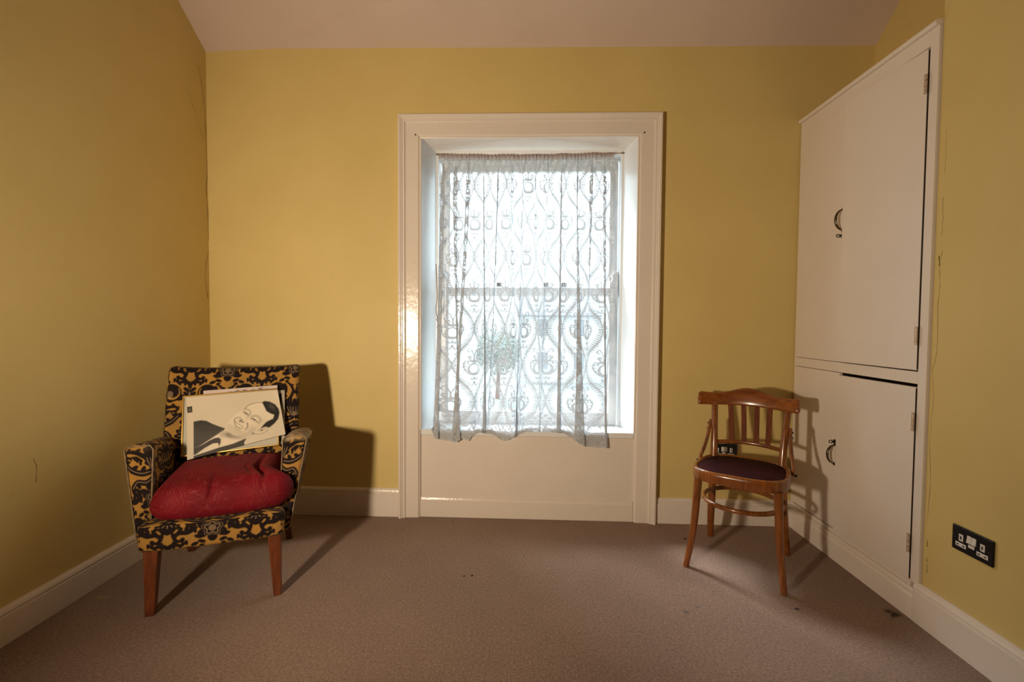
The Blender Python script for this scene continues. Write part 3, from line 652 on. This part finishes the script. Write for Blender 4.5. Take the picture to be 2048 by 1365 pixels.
# ------------------------------------------------------------------ upholstered armchair
def rbox(hx, hy, hz, r, res):
    """rounded box as six welded-looking grids: verts, quads, planar coords"""
    H = np.array([hx, hy, hz]); Vs = []; Q = []; W = []; n0 = 0
    for ax in range(3):
        b, c = [i for i in range(3) if i != ax]
        for sg in (-1, 1):
            nb = max(2, int(2 * H[b] / res)) + 1; nc = max(2, int(2 * H[c] / res)) + 1
            x, y = np.meshgrid(np.linspace(-H[b], H[b], nb), np.linspace(-H[c], H[c], nc))
            P = np.zeros((nc, nb, 3)); P[..., ax] = sg * H[ax]; P[..., b] = x; P[..., c] = y
            q = np.clip(P, -(H - r), H - r); d = P - q; L = np.linalg.norm(d, axis=-1, keepdims=True)
            P = q + d / np.maximum(L, 1e-9) * np.minimum(r, L)
            i = (np.arange(nc - 1)[:, None] * nb + np.arange(nb - 1)[None]).reshape(-1) + n0
            quad = np.stack([i, i + 1, i + nb + 1, i + nb], 1)
            flip = (sg > 0) ^ (ax == 1)
            Q.append(quad if flip else quad[:, ::-1]); Vs.append(P.reshape(-1, 3))
            W.append(np.stack([x.reshape(-1), y.reshape(-1)] if ax != 0 else [x.reshape(-1), y.reshape(-1)], 1)); n0 += nb * nc
    return np.concatenate(Vs), np.concatenate(Q), np.concatenate(W)
DT = damask()
def ubox(name, c, h, r, res, warp, parent, mat=None, off=(0, 0), colf=None, weld=True, **k):
    V, Q, W = rbox(*h, r, res)
    if colf: C_ = colf(V, W)
    else:
        a = DT.sample((W[:, 0] + off[0]) / 2.05, (W[:, 1] + off[1]) / 2.05); C_ = np.stack([a[0], a[1] * (1 - 0), a[0] * 0, np.ones(len(W))], 1)
    V = V + np.array(c); V = warp(V) if warp else V
    if k.pop('wear', None) is not None: pass
    if weld:   # merge the seams between the six grids
        key = np.round(V / 2e-6).astype(np.int64); _, first, inv = np.unique(key, axis=0, return_index=True, return_inverse=True)
        V = V[first]; C_ = C_[first]; Q = inv.reshape(-1)[Q]
    me = bpy.data.meshes.new(name); me.vertices.add(len(V)); me.vertices.foreach_set('co', V.reshape(-1).astype(np.float32))
    set_polys(me, Q); set_col(me, C_); me.materials.append(mat or DAM)
    return tag(link(bpy.data.objects.new(name, me), parent), **k)
ARM = empty('armchair', (-1.194, 1.855, 0), R(19.5), label='low armchair in black and gold patterned velvet in the left corner, on tapered wooden legs', cat='armchair')
def w_back(V):
    V = V.copy(); x, y, z = V.T
    V[:, 1] = y + (z - .45) * .29 - .020 * (1 - (x / .3) ** 2) * 0
    V[:, 2] = z + np.clip((z - .6) / .3, 0, 1) * (.014 * (np.abs(x) / .29) ** 3 - .006)
    V[:, 0] = x * (1 - .0 * z)
    V[:, 1] += .012 * (x / .29) ** 2 * -1 + .012 * np.clip((z - .84) / .08, 0, 1); return V
ubox('backrest', (-.010, .425, .59), (.288, .036, .325), .024, .0021, w_back, ARM, off=(.0375, .075))
def w_arm(sg):
    def f(V):
        V = V.copy(); x, y, z = V.T; t = np.clip((z - .24) / .39, 0, 1)     # x in [-.5,.5] normalised thickness
        out = .272 + .072 * t; inn = .228 + .010 * t
        u = x / .05; X = inn + (out - inn) * (u + 1) / 2
        X = X + .012 * np.clip((z - .60) / .03, 0, 1) * (u > .0) * u * 0
        front = .055 + .090 * t; Y = front + (y + .0) * (1 - (front - .055) / .46)
        Zz = z - .05 * np.clip(Y - .15, 0, 1) * t / .35 * .9 + .010 * (1 - np.clip(u, -1, 1) ** 2) * np.clip((z - .58) / .05, 0, 1)
        return np.stack([sg * X, Y, Zz], 1)
    return f
def arm_col(V, W):
    a = DT.sample((W[:, 0] + .06) / 2.05, (W[:, 1] + .05) / 2.05); n = len(W)
    top = np.clip((V[:, 2] - .168) / .010, 0, 1)
    wear = top * (.35 + .65 * np.clip(np.sin(V[:, 1] * 40 + 2 * np.sin(V[:, 0] * 90)) * .5 + .5, 0, 1))
    edge = np.clip((np.abs(V[:, 0]) - .0445) / .003, 0, 1) * np.clip((-V[:, 1] - .18) / .02, 0, 1) * (np.sin(V[:, 2] * 140) * .3 + .5)
    return np.stack([a[0], a[1], np.clip(np.maximum(wear * ARMW, edge * .5), 0, 1), np.ones(n)], 1)
for sg, aw in ((-1, .08), (1, .9)):
    ARMW = aw
    V0 = ubox('arm', (0, .225, .435), (.05, .225, .195), .022, .0021, w_arm(sg), ARM, colf=arm_col)
    if sg < 0:
        V0.data.flip_normals()
    # piping round the front face of the arm
    f = w_arm(sg); z_ = np.concatenate([np.linspace(.26, .615, 12), [.627], [.627], np.linspace(.615, .26, 12)]); u_ = np.concatenate([[.047] * 12, [.036], [-.036], [-.047] * 12])
    PP = f(np.stack([u_, np.full(26, .004), z_], 1)); MB().tube(PP, .0032, 6).build('piping', TANLEA, V0)
def w_rail(V):
    V = V.copy(); x, y, z = V.T
    V[:, 1] = y + .012 * (x / .25) ** 2 * np.clip((.1 - y) / .1, 0, 1) ; V[:, 2] = z + .012 * (x / .25) ** 2 * np.clip((z - .3) / .05, 0, 1) * 0; return V
ubox('seat_frame', (0, .235, .295), (.256, .240, .053), .018, .0021, w_rail, ARM, off=(0, .018))
def leg(pts, r0, r1, name, parent, mat):
    a, b = Vector(pts[0]), Vector(pts[1]); V = []
    for p, r in ((a, r0), (b, r1)):
        for sx, sy in ((-1, -1), (1, -1), (1, 1), (-1, 1)): V.append((p.x + sx * r, p.y + sy * r, p.z))
    m = MB().add(V, [(3, 2, 1, 0), (4, 5, 6, 7), (0, 1, 5, 4), (1, 2, 6, 5), (2, 3, 7, 6), (3, 0, 4, 7)]); return m.build(name, mat, parent, .0035)
leg(((-.214, .004, 0), (-.216, .046, .250)), .0155, .0255, 'leg', ARM, LEGW); leg(((.232, .000, 0), (.218, .046, .250)), .0145, .0255, 'leg', ARM, LEGW)
leg(((-.222, .553, 0), (-.205, .440, .2425)), .014, .022, 'leg', ARM, LEGW); leg(((.222, .548, 0), (.205, .440, .2425)), .014, .022, 'leg', ARM, LEGW)
# loose red seat cushion
CUSH = None
def ss(x, a, b): t = np.clip((x - a) / (b - a), 0, 1); return t * t * (3 - 2 * t)
def w_cush(V):
    V = V.copy(); x, y, z = V.T
    puff = np.clip(1 - (x / .27) ** 2, 0, 1) ** .6 * np.clip(1 - (y / .22) ** 2, 0, 1) ** .6
    zt_ = np.sign(z) * .030 * puff; up_ = ss(z, -.03, .06); Z_ = z * .92 + np.abs(zt_) * up_
    # creases from the shrunken cover
    for cx, cy, ln, dp, wd in ((-.045, -.20, .07, .020, .010), (.155, -.06, .10, .026, .012), (.105, -.08, .05, .006, .008), (.02, .1, .1, .006, .02)):
        g = np.exp(-((x - cx - .1 * (y - cy)) / wd) ** 2 - ((y - cy) / ln) ** 2); Z_ = Z_ - dp * g * up_
    X = x * (1 - .145 * ss(y, -.16, -.04)) + .034 * (1 - ss(y, -.16, -.04)) + .006 * np.sin(9 * y)
    X = X + .004 * np.sin(30 * z)
    Y = y * (1 - .10 * (x / .26) ** 2) + .212 - .012 * (x / .26) * 0
    Z2 = Z_ + .421 + .105 * (Y - .2) + .022 * X
    Z2 = np.where(Y > .0, np.maximum(Z2, .3495 + .02 * (z > 0)), Z2)
    Z2 = np.where(Y > .31, np.minimum(Z2, .502 + .3 * np.clip(.35 - Y, 0, 1)), Z2)
    return np.stack([X, Y, Z2 + .012 * (np.abs(x) / .26) ** 3 * (1 - ss(z, -.05, .02))], 1)
def c_cush(V, W):
    x, y, z = V.T; n = len(V); k = np.zeros(n); g = np.ones(n)
    for (cx, cy, rr) in ((-.16, -.17, .034), (.05, -.05, .030), (.135, -.16, .036), (-.10, -.02, .032), (.20, -.06, .03), (-.03, .08, .03)):
        dx = x - cx + .003 * np.sin(y * 300); dy = (y - cy) if abs(cy) < .12 else (y - cy) + (z - .04) * -1.0
        dy = y - z * .9 - (cy - .05); rad = np.hypot(dx, dy); ang = np.arctan2(dy, dx)
        ph = rad / .0085 - ang / (2 * np.pi) + .12 * np.sin(5 * ang); d = np.abs(ph % 1 - .5)
        inside = rad < rr * (1 + .12 * np.cos(5 * ang)); k = np.where(inside, np.maximum(k, np.clip(1 - (d / .16), 0, 1) * 1.3), k); g = np.where(rad < rr * 1.25, 0, g)
    return np.stack([np.clip(k, 0, 1), g, k * 0, np.ones(n)], 1)
ubox('seat_cushion', (0, 0, 0), (.262, .205, .074), .066, .0032, w_cush, None, mat=RED, colf=c_cush, label='plump worn red velvet seat cushion on the patterned armchair', cat='cushion')
cu = bpy.data.objects['seat_cushion']; cu.location = (-1.194, 1.855, 0); cu.rotation_euler = (0, 0, R(19.5))

# ------------------------------------------------------------------ prints and frame leaning on the backrest
LEAN = math.atan(.38); a_ = R(19.5)
W3 = Vector((math.cos(a_), math.sin(a_), 0)); D3 = Vector((-math.sin(a_), math.cos(a_), 0))
T3 = D3 * math.sin(LEAN) + Vector((0, 0, 1)) * math.cos(LEAN); N3 = W3.cross(T3)
PM = Matrix((W3, T3, N3)).transposed().to_4x4(); PM.translation = Vector((-1.194, 1.855, 0)) + D3 * .35 + Vector((0, 0, .51))
def onplane(o): o.matrix_world = PM; return o
FA = R(3.2)
def rot(x, y, ox, oy, a=FA): return (ox + x * math.cos(a) - y * math.sin(a), oy + x * math.sin(a) + y * math.cos(a))
fr = onplane(empty('picture_frame', label='thin gilt picture frame with plain mount, behind the portrait print on the armchair', cat='picture frame'))
fw_, fh_ = .405, .285; fb = (-.205, .012)
m = MB()
rail = .0065
def fq(x0, x1, y0, y1, z0_, z1_, mbx):
    V = []
    for x in (x0, x1):
        for y in (y0, y1):
            for z in (z0_, z1_): V.append((*rot(x, y, *fb), z))
    mbx.add(V, [(0, 1, 3, 2), (4, 6, 7, 5), (0, 4, 5, 1), (2, 3, 7, 6), (0, 2, 6, 4), (1, 5, 7, 3)])
for q_ in ((0, fw_, 0, rail), (0, fw_, fh_ - rail, fh_), (0, rail, rail, fh_ - rail), (fw_ - rail, fw_, rail, fh_ - rail)):
    mm_ = MB(); fq(*q_, -.006, .006, mm_); mm_.build('frame_rail', GOLD, fr, .0015)
mm_ = MB(); fq(rail + .0002, fw_ - rail - .0002, rail + .0002, fh_ - rail - .0002, -.005, .001, mm_); mm_.build('mount', CARD, fr)
mm_ = MB(); fq(rail + .0004, fw_ - rail - .0004, rail + .0004, fh_ - rail - .0004, .0016, .0030, mm_); mm_.build('pane', GLASS, fr)

def inpoly(P, X, Y, soft=6.):
    P = np.array(P, float); d = np.full(X.shape, 1e9); ins = np.zeros(X.shape, bool); n = len(P)
    for i in range(n):
        a, b = P[i], P[(i + 1) % n]; e = b - a; wx, wy = X - a[0], Y - a[1]
        t = np.clip((wx * e[0] + wy * e[1]) / (e @ e + 1e-9), 0, 1); d = np.minimum(d, np.hypot(wx - t * e[0], wy - t * e[1]))
        c = ((a[1] > Y) != (b[1] > Y)) & (X < (b[0] - a[0]) * (Y - a[1]) / (b[1] - a[1] + 1e-12) + a[0]); ins ^= c
    return np.clip(.5 + np.where(ins, d, -d) / soft / 2, 0, 1)
def stroke(P, X, Y, w0, w1=None, soft=5.):
    w1 = w0 if w1 is None else w1; P = [Vector((*p, 0)) for p in P]; P = smoothpts(P, 5) if len(P) > 2 else P; best = np.full(X.shape, 1e9); n = len(P) - 1
    for i in range(n):
        a, b = P[i], P[i + 1]; ex, ey = b.x - a.x, b.y - a.y; wx, wy = X - a.x, Y - a.y
        t = np.clip((wx * ex + wy * ey) / (ex * ex + ey * ey + 1e-9), 0, 1); best = np.minimum(best, np.hypot(wx - t * ex, wy - t * ey) - (w0 + (w1 - w0) * (i + t) / n) / 2)
    return np.clip(.5 - best / soft / 2, 0, 1)
def blob(cx, cy, rx, ry, a, X, Y):
    a = R(a); dx, dy = X - cx, Y - cy; u = dx * math.cos(a) + dy * math.sin(a); v = -dx * math.sin(a) + dy * math.cos(a); return np.exp(-(u / rx) ** 2 - (v / ry) ** 2)
def quadprint(name, TL, TR_, BR, BL, nx, ny, z, paint, bow=.004, edge=None, **k):
    s = np.linspace(0, 1, nx)[None, :, None]; t = np.linspace(0, 1, ny)[:, None, None]
    TL, TR_, BR, BL = map(np.array, (TL, TR_, BR, BL)); P2 = (TL * (1 - s) + TR_ * s) * (1 - t) + (BL * (1 - s) + BR * s) * t
    zz = z + bow * np.sin(np.pi * s[..., 0]) * (1 + 0 * t[..., 0]) + 0 * s[..., 0]
    P = np.concatenate([P2, (zz + 0 * P2[..., 0])[..., None]], -1)
    C_ = paint(s[..., 0] + 0 * t[..., 0], t[..., 0] + 0 * s[..., 0]); C_ = np.concatenate([C_, np.ones(C_.shape[:2] + (1,))], -1)
    o = grid_obj(name, P[::-1], PRINT, col=C_[::-1], **k); onplane(o)
    sm = o.modifiers.new('thickness', 'SOLIDIFY'); sm.thickness = .0008; sm.offset = -1
    return o
def portrait(s, t):
    # drawing coordinates: print corners (240,260) (1575,150) (1690,800) (250,1185)
    X = (240 * (1 - s) + 1575 * s) * (1 - t) + (250 * (1 - s) + 1690 * s) * t; Y = (260 * (1 - s) + 150 * s) * (1 - t) + (1185 * (1 - s) + 800 * s) * t
    g = np.full(X.shape, .60) + .02 * np.sin(X / 210) * np.sin(Y / 170)
    def over(g, m, v): return g * (1 - m) + v * m
    P_ = lambda p, soft=6.: inpoly(p, X, Y, soft)
    g = over(g, P_([(1500, 190), (1590, 120), (1640, 420)], 60), .66)
    # collar, shirt, jacket, tie
    g = over(g, P_([(345, 1110), (400, 995), (620, 850), (790, 735), (800, 830), (900, 860), (1095, 860), (1060, 960), (900, 1060), (600, 1110), (345, 1185)]), .70)
    g = over(g, P_([(340, 625), (440, 605), (520, 615), (610, 662), (700, 698), (785, 726), (765, 755), (620, 852), (480, 945), (400, 998), (340, 1015)]), .030 + .030 * np.clip((Y - 640) / 200, 0, 1))
    g = over(g, stroke([(440, 745), (600, 742), (770, 738)], X, Y, 14, 4, 20), .03)
    g = over(g, P_([(340, 1012), (400, 996), (480, 955), (560, 905), (640, 868), (695, 862), (722, 880), (722, 930), (698, 992), (684, 940), (610, 948), (500, 1010), (365, 1108), (340, 1110)]), .045)
    g = over(g, P_([(340, 1125), (480, 1080), (700, 1005), (900, 950), (1030, 895), (1098, 862), (1062, 935), (1066, 990), (340, 1400)]), .045)
    # head
    g = over(g, P_([(785, 720), (800, 670), (840, 620), (900, 560), (960, 500), (1030, 462), (1085, 430), (1110, 395), (1180, 362), (1260, 345), (1340, 342), (1420, 440), (1520, 520), (1440, 620), (1310, 710), (1200, 800), (1110, 862), (1000, 900), (900, 905), (800, 850)], 5), .68)
    g = over(g, .75 * blob(830, 815, 60, 35, 15, X, Y), .10); g = over(g, .7 * blob(900, 850, 130, 28, 8, X, Y), .16); g = over(g, .45 * blob(960, 770, 120, 50, 20, X, Y), .36)
    g = over(g, .5 * blob(1060, 830, 120, 40, -15, X, Y), .38); g = over(g, .35 * blob(850, 700, 50, 45, 0, X, Y), .40)
    g = over(g, .5 * blob(745, 810, 40, 55, 20, X, Y), .30)
    g = over(g, .45 * blob(1180, 760, 90, 45, -30, X, Y), .36); g = over(g, .35 * blob(1120, 560, 26, 50, 35, X, Y), .42); g = over(g, .3 * blob(1090, 500, 110, 16, 35, X, Y), .45); g = over(g, .4 * blob(1180, 740, 70, 60, 30, X, Y), .45); g = over(g, .35 * blob(1330, 640, 60, 80, 35, X, Y), .45)
    g = over(g, stroke([(1085, 432), (1110, 400), (1150, 375), (1210, 354), (1280, 343), (1345, 340)], X, Y, 9, 5), .12)
    # hair
    g = over(g, P_([(1335, 338), (1372, 318), (1450, 325), (1535, 366), (1588, 430), (1603, 490), (1580, 580), (1520, 650), (1440, 712), (1385, 700), (1300, 728), (1345, 680), (1395, 628), (1450, 600), (1500, 578), (1518, 522), (1470, 508), (1400, 470), (1370, 405)], 9), .014 + .05 * blob(1480, 400, 60, 30, 40, X, Y))
    # ear
    g = over(g, .9 * P_([(1205, 800), (1235, 755), (1290, 730), (1360, 712), (1412, 722), (1418, 745), (1370, 778), (1300, 805), (1225, 815)]), .60)
    for q_ in ([(1180, 800), (1225, 808), (1300, 806), (1372, 780), (1416, 745), (1405, 722)], [(1270, 760), (1320, 735), (1372, 732), (1380, 745)]): g = over(g, .8 * stroke(q_, X, Y, 6), .13)
    g = over(g, .9 * blob(1325, 750, 18, 12, -20, X, Y), .05); g = over(g, .9 * blob(1195, 797, 16, 9, 0, X, Y), .06)
    # brows and eyes
    g = over(g, .62 * stroke([(1072, 450), (1115, 446), (1150, 466), (1158, 505), (1130, 535)], X, Y, 18, 20, 16), .17)
    g = over(g, .62 * stroke([(1178, 560), (1215, 540), (1262, 546), (1300, 575), (1305, 615), (1275, 640)], X, Y, 22, 22, 18), .16)
    g = over(g, stroke([(1055, 485), (1080, 492), (1105, 506), (1122, 524)], X, Y, 12, 9), .06); g = over(g, .9 * blob(1095, 508, 14, 11, 30, X, Y), .03)
    g = over(g, stroke([(1168, 585), (1195, 586), (1230, 602), (1258, 630)], X, Y, 13, 9), .05); g = over(g, .9 * blob(1215, 600, 17, 12, 30, X, Y), .02)
    g = over(g, .5 * stroke([(1060, 510), (1090, 530), (1115, 535)], X, Y, 6), .35); g = over(g, .5 * stroke([(1180, 612), (1215, 632), (1250, 642)], X, Y, 6), .32)
    # nose, smile
    g = over(g, .9 * blob(1008, 615, 16, 22, 35, X, Y), .06); g = over(g, .95 * blob(1042, 632, 20, 11, 20, X, Y), .04); g = over(g, .7 * blob(1030, 600, 18, 12, 20, X, Y), .15)
    g = over(g, P_([(928, 622), (960, 640), (1000, 672), (1050, 708), (1035, 722), (985, 705), (945, 668)]), .78)
    g = over(g, stroke([(925, 612), (945, 640), (985, 668), (1020, 690), (1055, 708)], X, Y, 9, 7), .09); g = over(g, stroke([(926, 618), (930, 660), (965, 700), (1010, 724), (1045, 722)], X, Y, 9, 7), .10)
    g = over(g, .8 * stroke([(918, 600), (945, 575), (980, 568), (1012, 570)], X, Y, 14, 12, 9), .17); g = over(g, .9 * stroke([(1112, 650), (1116, 690), (1100, 730), (1078, 742)], X, Y, 18, 10, 9), .10)
    g = over(g, .5 * stroke([(925, 705), (955, 735), (1000, 745)], X, Y, 24, 16, 20), .28)
    # corner sticker and white border
    g = over(g, P_([(248, 403), (322, 392), (326, 485), (255, 497)], 3), .03); g = over(g, .35 * blob(290, 450, 22, 28, 0, X, Y), .28)
    g = np.where(X < 336, np.where(P_([(248, 403), (322, 392), (326, 485), (255, 497)], 3) > .5, g, .62), g)
    return np.stack([g * 1.03, g * .88, g * .65], -1)
quadprint('portrait_print', (-.203, .287), (.184, .308), (.227, .085), (-.176, -.004), 380, 230, .0115, portrait, bow=.003,
          label='black and white portrait print of a smiling man, tilted on the armchair', cat='photograph')
def pinkish(s, t):
    g = .60 - .45 * inpoly([(.30, .06), (.5, .03), (.62, .05), (.8, .02), (.95, .10), (.97, .9), (.1, .9), (.12, .13)], s, t, .01) * (.6 + .4 * np.sin(s * 60)); return np.stack([g, g * .80, g * .72], -1)
quadprint('loose_print', (-.141, .322), (.180, .338), (.194, .060), (-.127, .044), 120, 90, -.0085, pinkish, bow=0, label='pale edged loose print peeping over the top of the gilt frame', cat='photograph')
def darkpic(s, t):
    g = .38 + 0 * s; m = inpoly([(.04, .06), (.955, .06), (.955, .94), (.04, .94)], s, t, .006); g = g * (1 - m) + m * (.03 + .25 * np.exp(-((s - .90) / .03) ** 2 - ((t - .42) / .12) ** 2)); return np.stack([g, g * .88, g * .68], -1)
quadprint('dark_print', (-.09, .302), (.214, .312), (.222, .040), (-.082, .030), 120, 90, -.0125, darkpic, bow=0, label='dark picture with a pale border, rearmost of the stack on the armchair', cat='photograph')

# ------------------------------------------------------------------ bentwood chair
BC = empty('bentwood_chair', (.997, 2.07, 0), R(-34.9), label='glossy brown bentwood dining chair with maroon seat, beside the cupboard', cat='chair')
def seat_outline(k, n=72, dx=0):
    o = []
    for i in range(n):
        a = 2 * math.pi * i / n; c, s_ = math.cos(a), math.sin(a); e = 3.1
        r = (abs(c) ** e + abs(s_) ** e) ** (-1 / e)
        x, y = r * c * .210, r * s_ * .195
        x *= 1 - .09 * (y / .195 + 1) / 2
        o.append((x * k + dx * c, .185 + y * k + dx * s_))
    return o
n_ = 72
rings = [(1.0, .418, 0), (1.0, .420, .002), (1.0, .455, .003), (1.0, .466, .001), (1.0, .470, -.005), (1.0, .470, -.012), (1.0, .466, -.017), (1.0, .462, -.019), (1.0, .418, -.019)]
V = []
for k_, z_, dx in rings: V += [(x, y, z_) for x, y in seat_outline(k_, n_, dx)]
Fc = [(i * n_ + j, i * n_ + (j + 1) % n_, (i + 1) * n_ + (j + 1) % n_, (i + 1) * n_ + j) for i in range(len(rings) - 1) for j in range(n_)]
Fc += [((len(rings) - 1) * n_ + j, (len(rings) - 1) * n_ + (j + 1) % n_, (j + 1) % n_, j) for j in range(n_)]
mesh('seat_rim', V, Fc, BENT, BC, True)
V = []; Rg = [(-.0195, .455), (-.0195, .463), (-.026, .4655), (-.05, .468), (-.09, .4695), (-.14, .470)]
for dx, z_ in Rg: V += [(x, y, z_) for x, y in seat_outline(1.0, n_, dx)]
V.append((0, .185, .470)); Fc = [(i * n_ + j, i * n_ + (j + 1) % n_, (i + 1) * n_ + (j + 1) % n_, (i + 1) * n_ + j) for i in range(len(Rg) - 1) for j in range(n_)]
Fc += [((len(Rg) - 1) * n_ + j, (len(Rg) - 1) * n_ + (j + 1) % n_, len(V) - 1) for j in range(n_)]
mesh('seat_pad', V, Fc, VINYL, BC, True)
for sg in (-1, 1):
    P = smoothpts([(sg * .166, .046, .419), (sg * .171, .041, .32), (sg * .177, .034, .21), (sg * .187, .022, .11), (sg * .202, -.002, .0)], 6)
    MB().tube(P, np.linspace(.0195, .0135, len(P)), 14).build('front_leg', BENT, BC)
    P = smoothpts([(sg * .180, .410, .0), (sg * .172, .365, .12), (sg * .163, .335, .26), (sg * .157, .322, .40), (sg * .155, .325, .47), (sg * .160, .350, .60), (sg * .170, .392, .735)], 6)
    MB().tube(P, [.0135 + .0035 * math.sin(math.pi * min(1, i / (len(P) - 1) * 1.15)) for i in range(len(P))], 14, 1.15, (1, 0, 0)).build('back_leg', BENT, BC)
    # bent side brace
    P = smoothpts([(sg * .182, .365, .642), (sg * .185, .345, .60), (sg * .190, .318, .550), (sg * .198, .290, .505), (sg * .205, .262, .475), (sg * .207, .250, .445)], 6)
    br = MB().tube(P, [.0105 + .002 * math.sin(i / len(P) * 3) for i in range(len(P))], 10, .75, (1, 0, 0)).build('side_brace', BENT, BC)
    for z_, y_ in ((.625, .357), (.600, .346)): MB().cyl((sg * .190, y_, z_), (sg * .196, y_, z_), .0048, 8).build('bolt', BLACKPAINT, br)
    MB().cyl((sg * .205, .250, .449), (sg * .222, .250, .447), .0065, 10).build('bolt', BLACKPAINT, br)
# hoop stretcher
P = [(.170 * math.cos(a), .205 + .172 * math.sin(a), .300) for a in np.linspace(0, 2 * math.pi, 61)]
MB().tube(P[:-1] + [P[0]], .0098, 10, 1.15, (0, 0, 1), caps=False).build('hoop_stretcher', BENT, BC)
# crest rail: curved in plan, humped in the middle
def crest():
    V = []; nu = 33; prof_ = []
    for i in range(nu):
        t = -1 + 2 * i / (nu - 1); x = -.016 + .236 * t; y = .355 + .050 * (1 - t * t) + .004
        ztop = .786 + .030 * math.exp(-(t / .36) ** 2) - .004 * math.exp(-((abs(t) - .62) / .22) ** 2) + (.003 if abs(t) > .9 else 0)
        if abs(t) > .96: ztop -= .006 * (abs(t) - .96) / .04
        zb = .722 + .004 * math.cos(t * 3)
        nrm = Vector((2 * .050 * t / .236, 1, 0)).normalized(); th = .0115 + .0015 * abs(t)
        zm = (ztop + zb) / 2
        lean = lambda z: (z - .72) * .28
        for (s_, z_) in ((-1, zb + .004), (-1.0, zm), (-.9, ztop - .008), (-.3, ztop), (.3, ztop), (.9, ztop - .008), (1.0, zm), (1, zb + .004), (.5, zb), (-.5, zb)):
            V.append(Vector((x, y + lean(z_), z_)) + nrm * th * s_)
    m_ = 10; Fc = [(i * m_ + j, (i + 1) * m_ + j, (i + 1) * m_ + (j + 1) % m_, i * m_ + (j + 1) % m_) for i in range(nu - 1) for j in range(m_)]
    Fc += [tuple(range(m_)), tuple(range((nu - 1) * m_, nu * m_))[::-1]]
    o = mesh('crest_rail', V, Fc, WOODX, BC, True)
    bm = bmesh.new(); bm.from_mesh(o.data); bmesh.ops.recalc_face_normals(bm, faces=bm.faces); bm.to_mesh(o.data); bm.free()
    o.modifiers.new('sub', 'SUBSURF').render_levels = 1
WOODX = wood_mat('varnished_crest', (.10, .025, .005), (.36, .11, .021), .24, axis=0)
crest()
SLATM = wood_mat('slat_wood', (.085, .018, .004), (.22, .058, .012), .6, coat=0, spec=.15)
# lower back rail and four slats
P = [(x, .345 + .030 * (1 - (x / .16) ** 2) , .532 + .010 * (1 - (x / .16) ** 2)) for x in np.linspace(-.150, .150, 17)]
MB().tube(P, .0100, 10, .85, (0, 1, 0)).build('lower_rail', WOODX, BC)
for xt, xb in ((-.094, -.077), (-.032, -.022), (.030, .034), (.090, .086)):
    yt = .352 + .050 * (1 - ((xt + .016) / .236) ** 2); yb_ = .345 + .030 * (1 - (xb / .16) ** 2)
    Q = smoothpts([(xb, yb_, .545), ((xb + xt) / 2, (yb_ + yt) / 2 + .004, .635), (xt, yt + .004, .728)], 5); mb = MB()
    V = []
    for q in Q:
        for sx, sy in ((-.0118, -.0045), (.0118, -.0045), (.0118, .0045), (-.0118, .0045)): V.append((q.x + sx, q.y + sy, q.z))
    k_ = len(Q); Fc = [(i * 4 + j, i * 4 + (j + 1) % 4, (i + 1) * 4 + (j + 1) % 4, (i + 1) * 4 + j) for i in range(k_ - 1) for j in range(4)] + [(3, 2, 1, 0), tuple(range(4 * k_ - 4, 4 * k_))]
    mb.add(V, Fc).build('back_slat', SLATM, BC, .002)

# ------------------------------------------------------------------ outside: ground, facing house, trees
GR = simple('garden_ground', (.24, .26, .26), .9, var=.3, nscale=.6)
MB().box(-45, 45, 3.4, 70, -3.3, -3.1).build('ground', GR, kind='structure')
RENDERW = simple('pale_house_render', (.58, .59, .60), .8); ROOF = simple('grey_slate_roof', (.20, .22, .25), .7, var=.2, nscale=3)
def house(x, y, label):
    h = empty('terraced_house', (x, y, -3.1), label=label, cat='house')
    MB().box(-3, 3, 0, 7, 0, 5.0).build('wall', RENDERW, h)
    MB().prism([(-.3, 4.9), (3.5, 7.2), (7.3, 4.9)], 0, -3.1, 3.1).build('roof', ROOF, h)
    MB().box(2.2, 2.9, 3.0, 4.2, 6.5, 8.2).build('chimney', RENDERW, h, .03)
    for zx in (.9, 3.3):
        for xx in (-1.7, .9):
            f = MB().box(xx, xx + .9, -.05, .02, zx, zx + 1.4).build('window', SASH, h, .02)
            MB().box(xx + .08, xx + .82, -.06, -.051, zx + .08, zx + 1.32).build('pane', simple('dark_pane', (.26, .29, .32), .4), f)
house(3.5, 34, 'pale rendered terraced house outside, dimly seen through the lower half of the lace curtain')
TLEAF = simple('tree_leaf', (.26, .32, .29), .7, var=.2, nscale=4)
def tree(x, y, s_, label, seed):
    rr = random.Random(seed); t = empty('garden_tree', (x, y, -3.1), label=label, cat='tree')
    MB().tube([(0, 0, 0), (.05, 0, 1.3 * s_), (0, .1, 2.4 * s_)], [.14 * s_, .10 * s_, .05 * s_], 8).build('trunk', LEGW, t)
    g = MB()
    for _ in range(2600):
        a, b, r = rr.uniform(0, 6.28), rr.gauss(0, .5), rr.random() ** .4 * 1.25 * s_
        c = Vector((r * math.cos(a) * math.cos(b), r * math.sin(a) * math.cos(b), 2.7 * s_ + r * math.sin(b) * 1.1)); d = Vector((rr.uniform(-1, 1), rr.uniform(-1, 1), rr.uniform(-1, 1))).normalized() * .11 * s_; e = d.orthogonal().normalized() * .06 * s_
        n0 = len(g.v); g.v += [tuple(c - d), tuple(c + e), tuple(c + d), tuple(c - e)]; g.f.append((n0, n0 + 1, n0 + 2, n0 + 3)); g.s.append(False)
    me = bpy.data.meshes.new('foliage'); me.from_pydata(g.v, [], g.f); me.materials.append(TLEAF); tag(link(bpy.data.objects.new('foliage', me), t), kind='stuff')
tree(-.8, 26.5, 1.0, 'small round-headed leafy tree outside, left of the pale house behind the lace', 2)
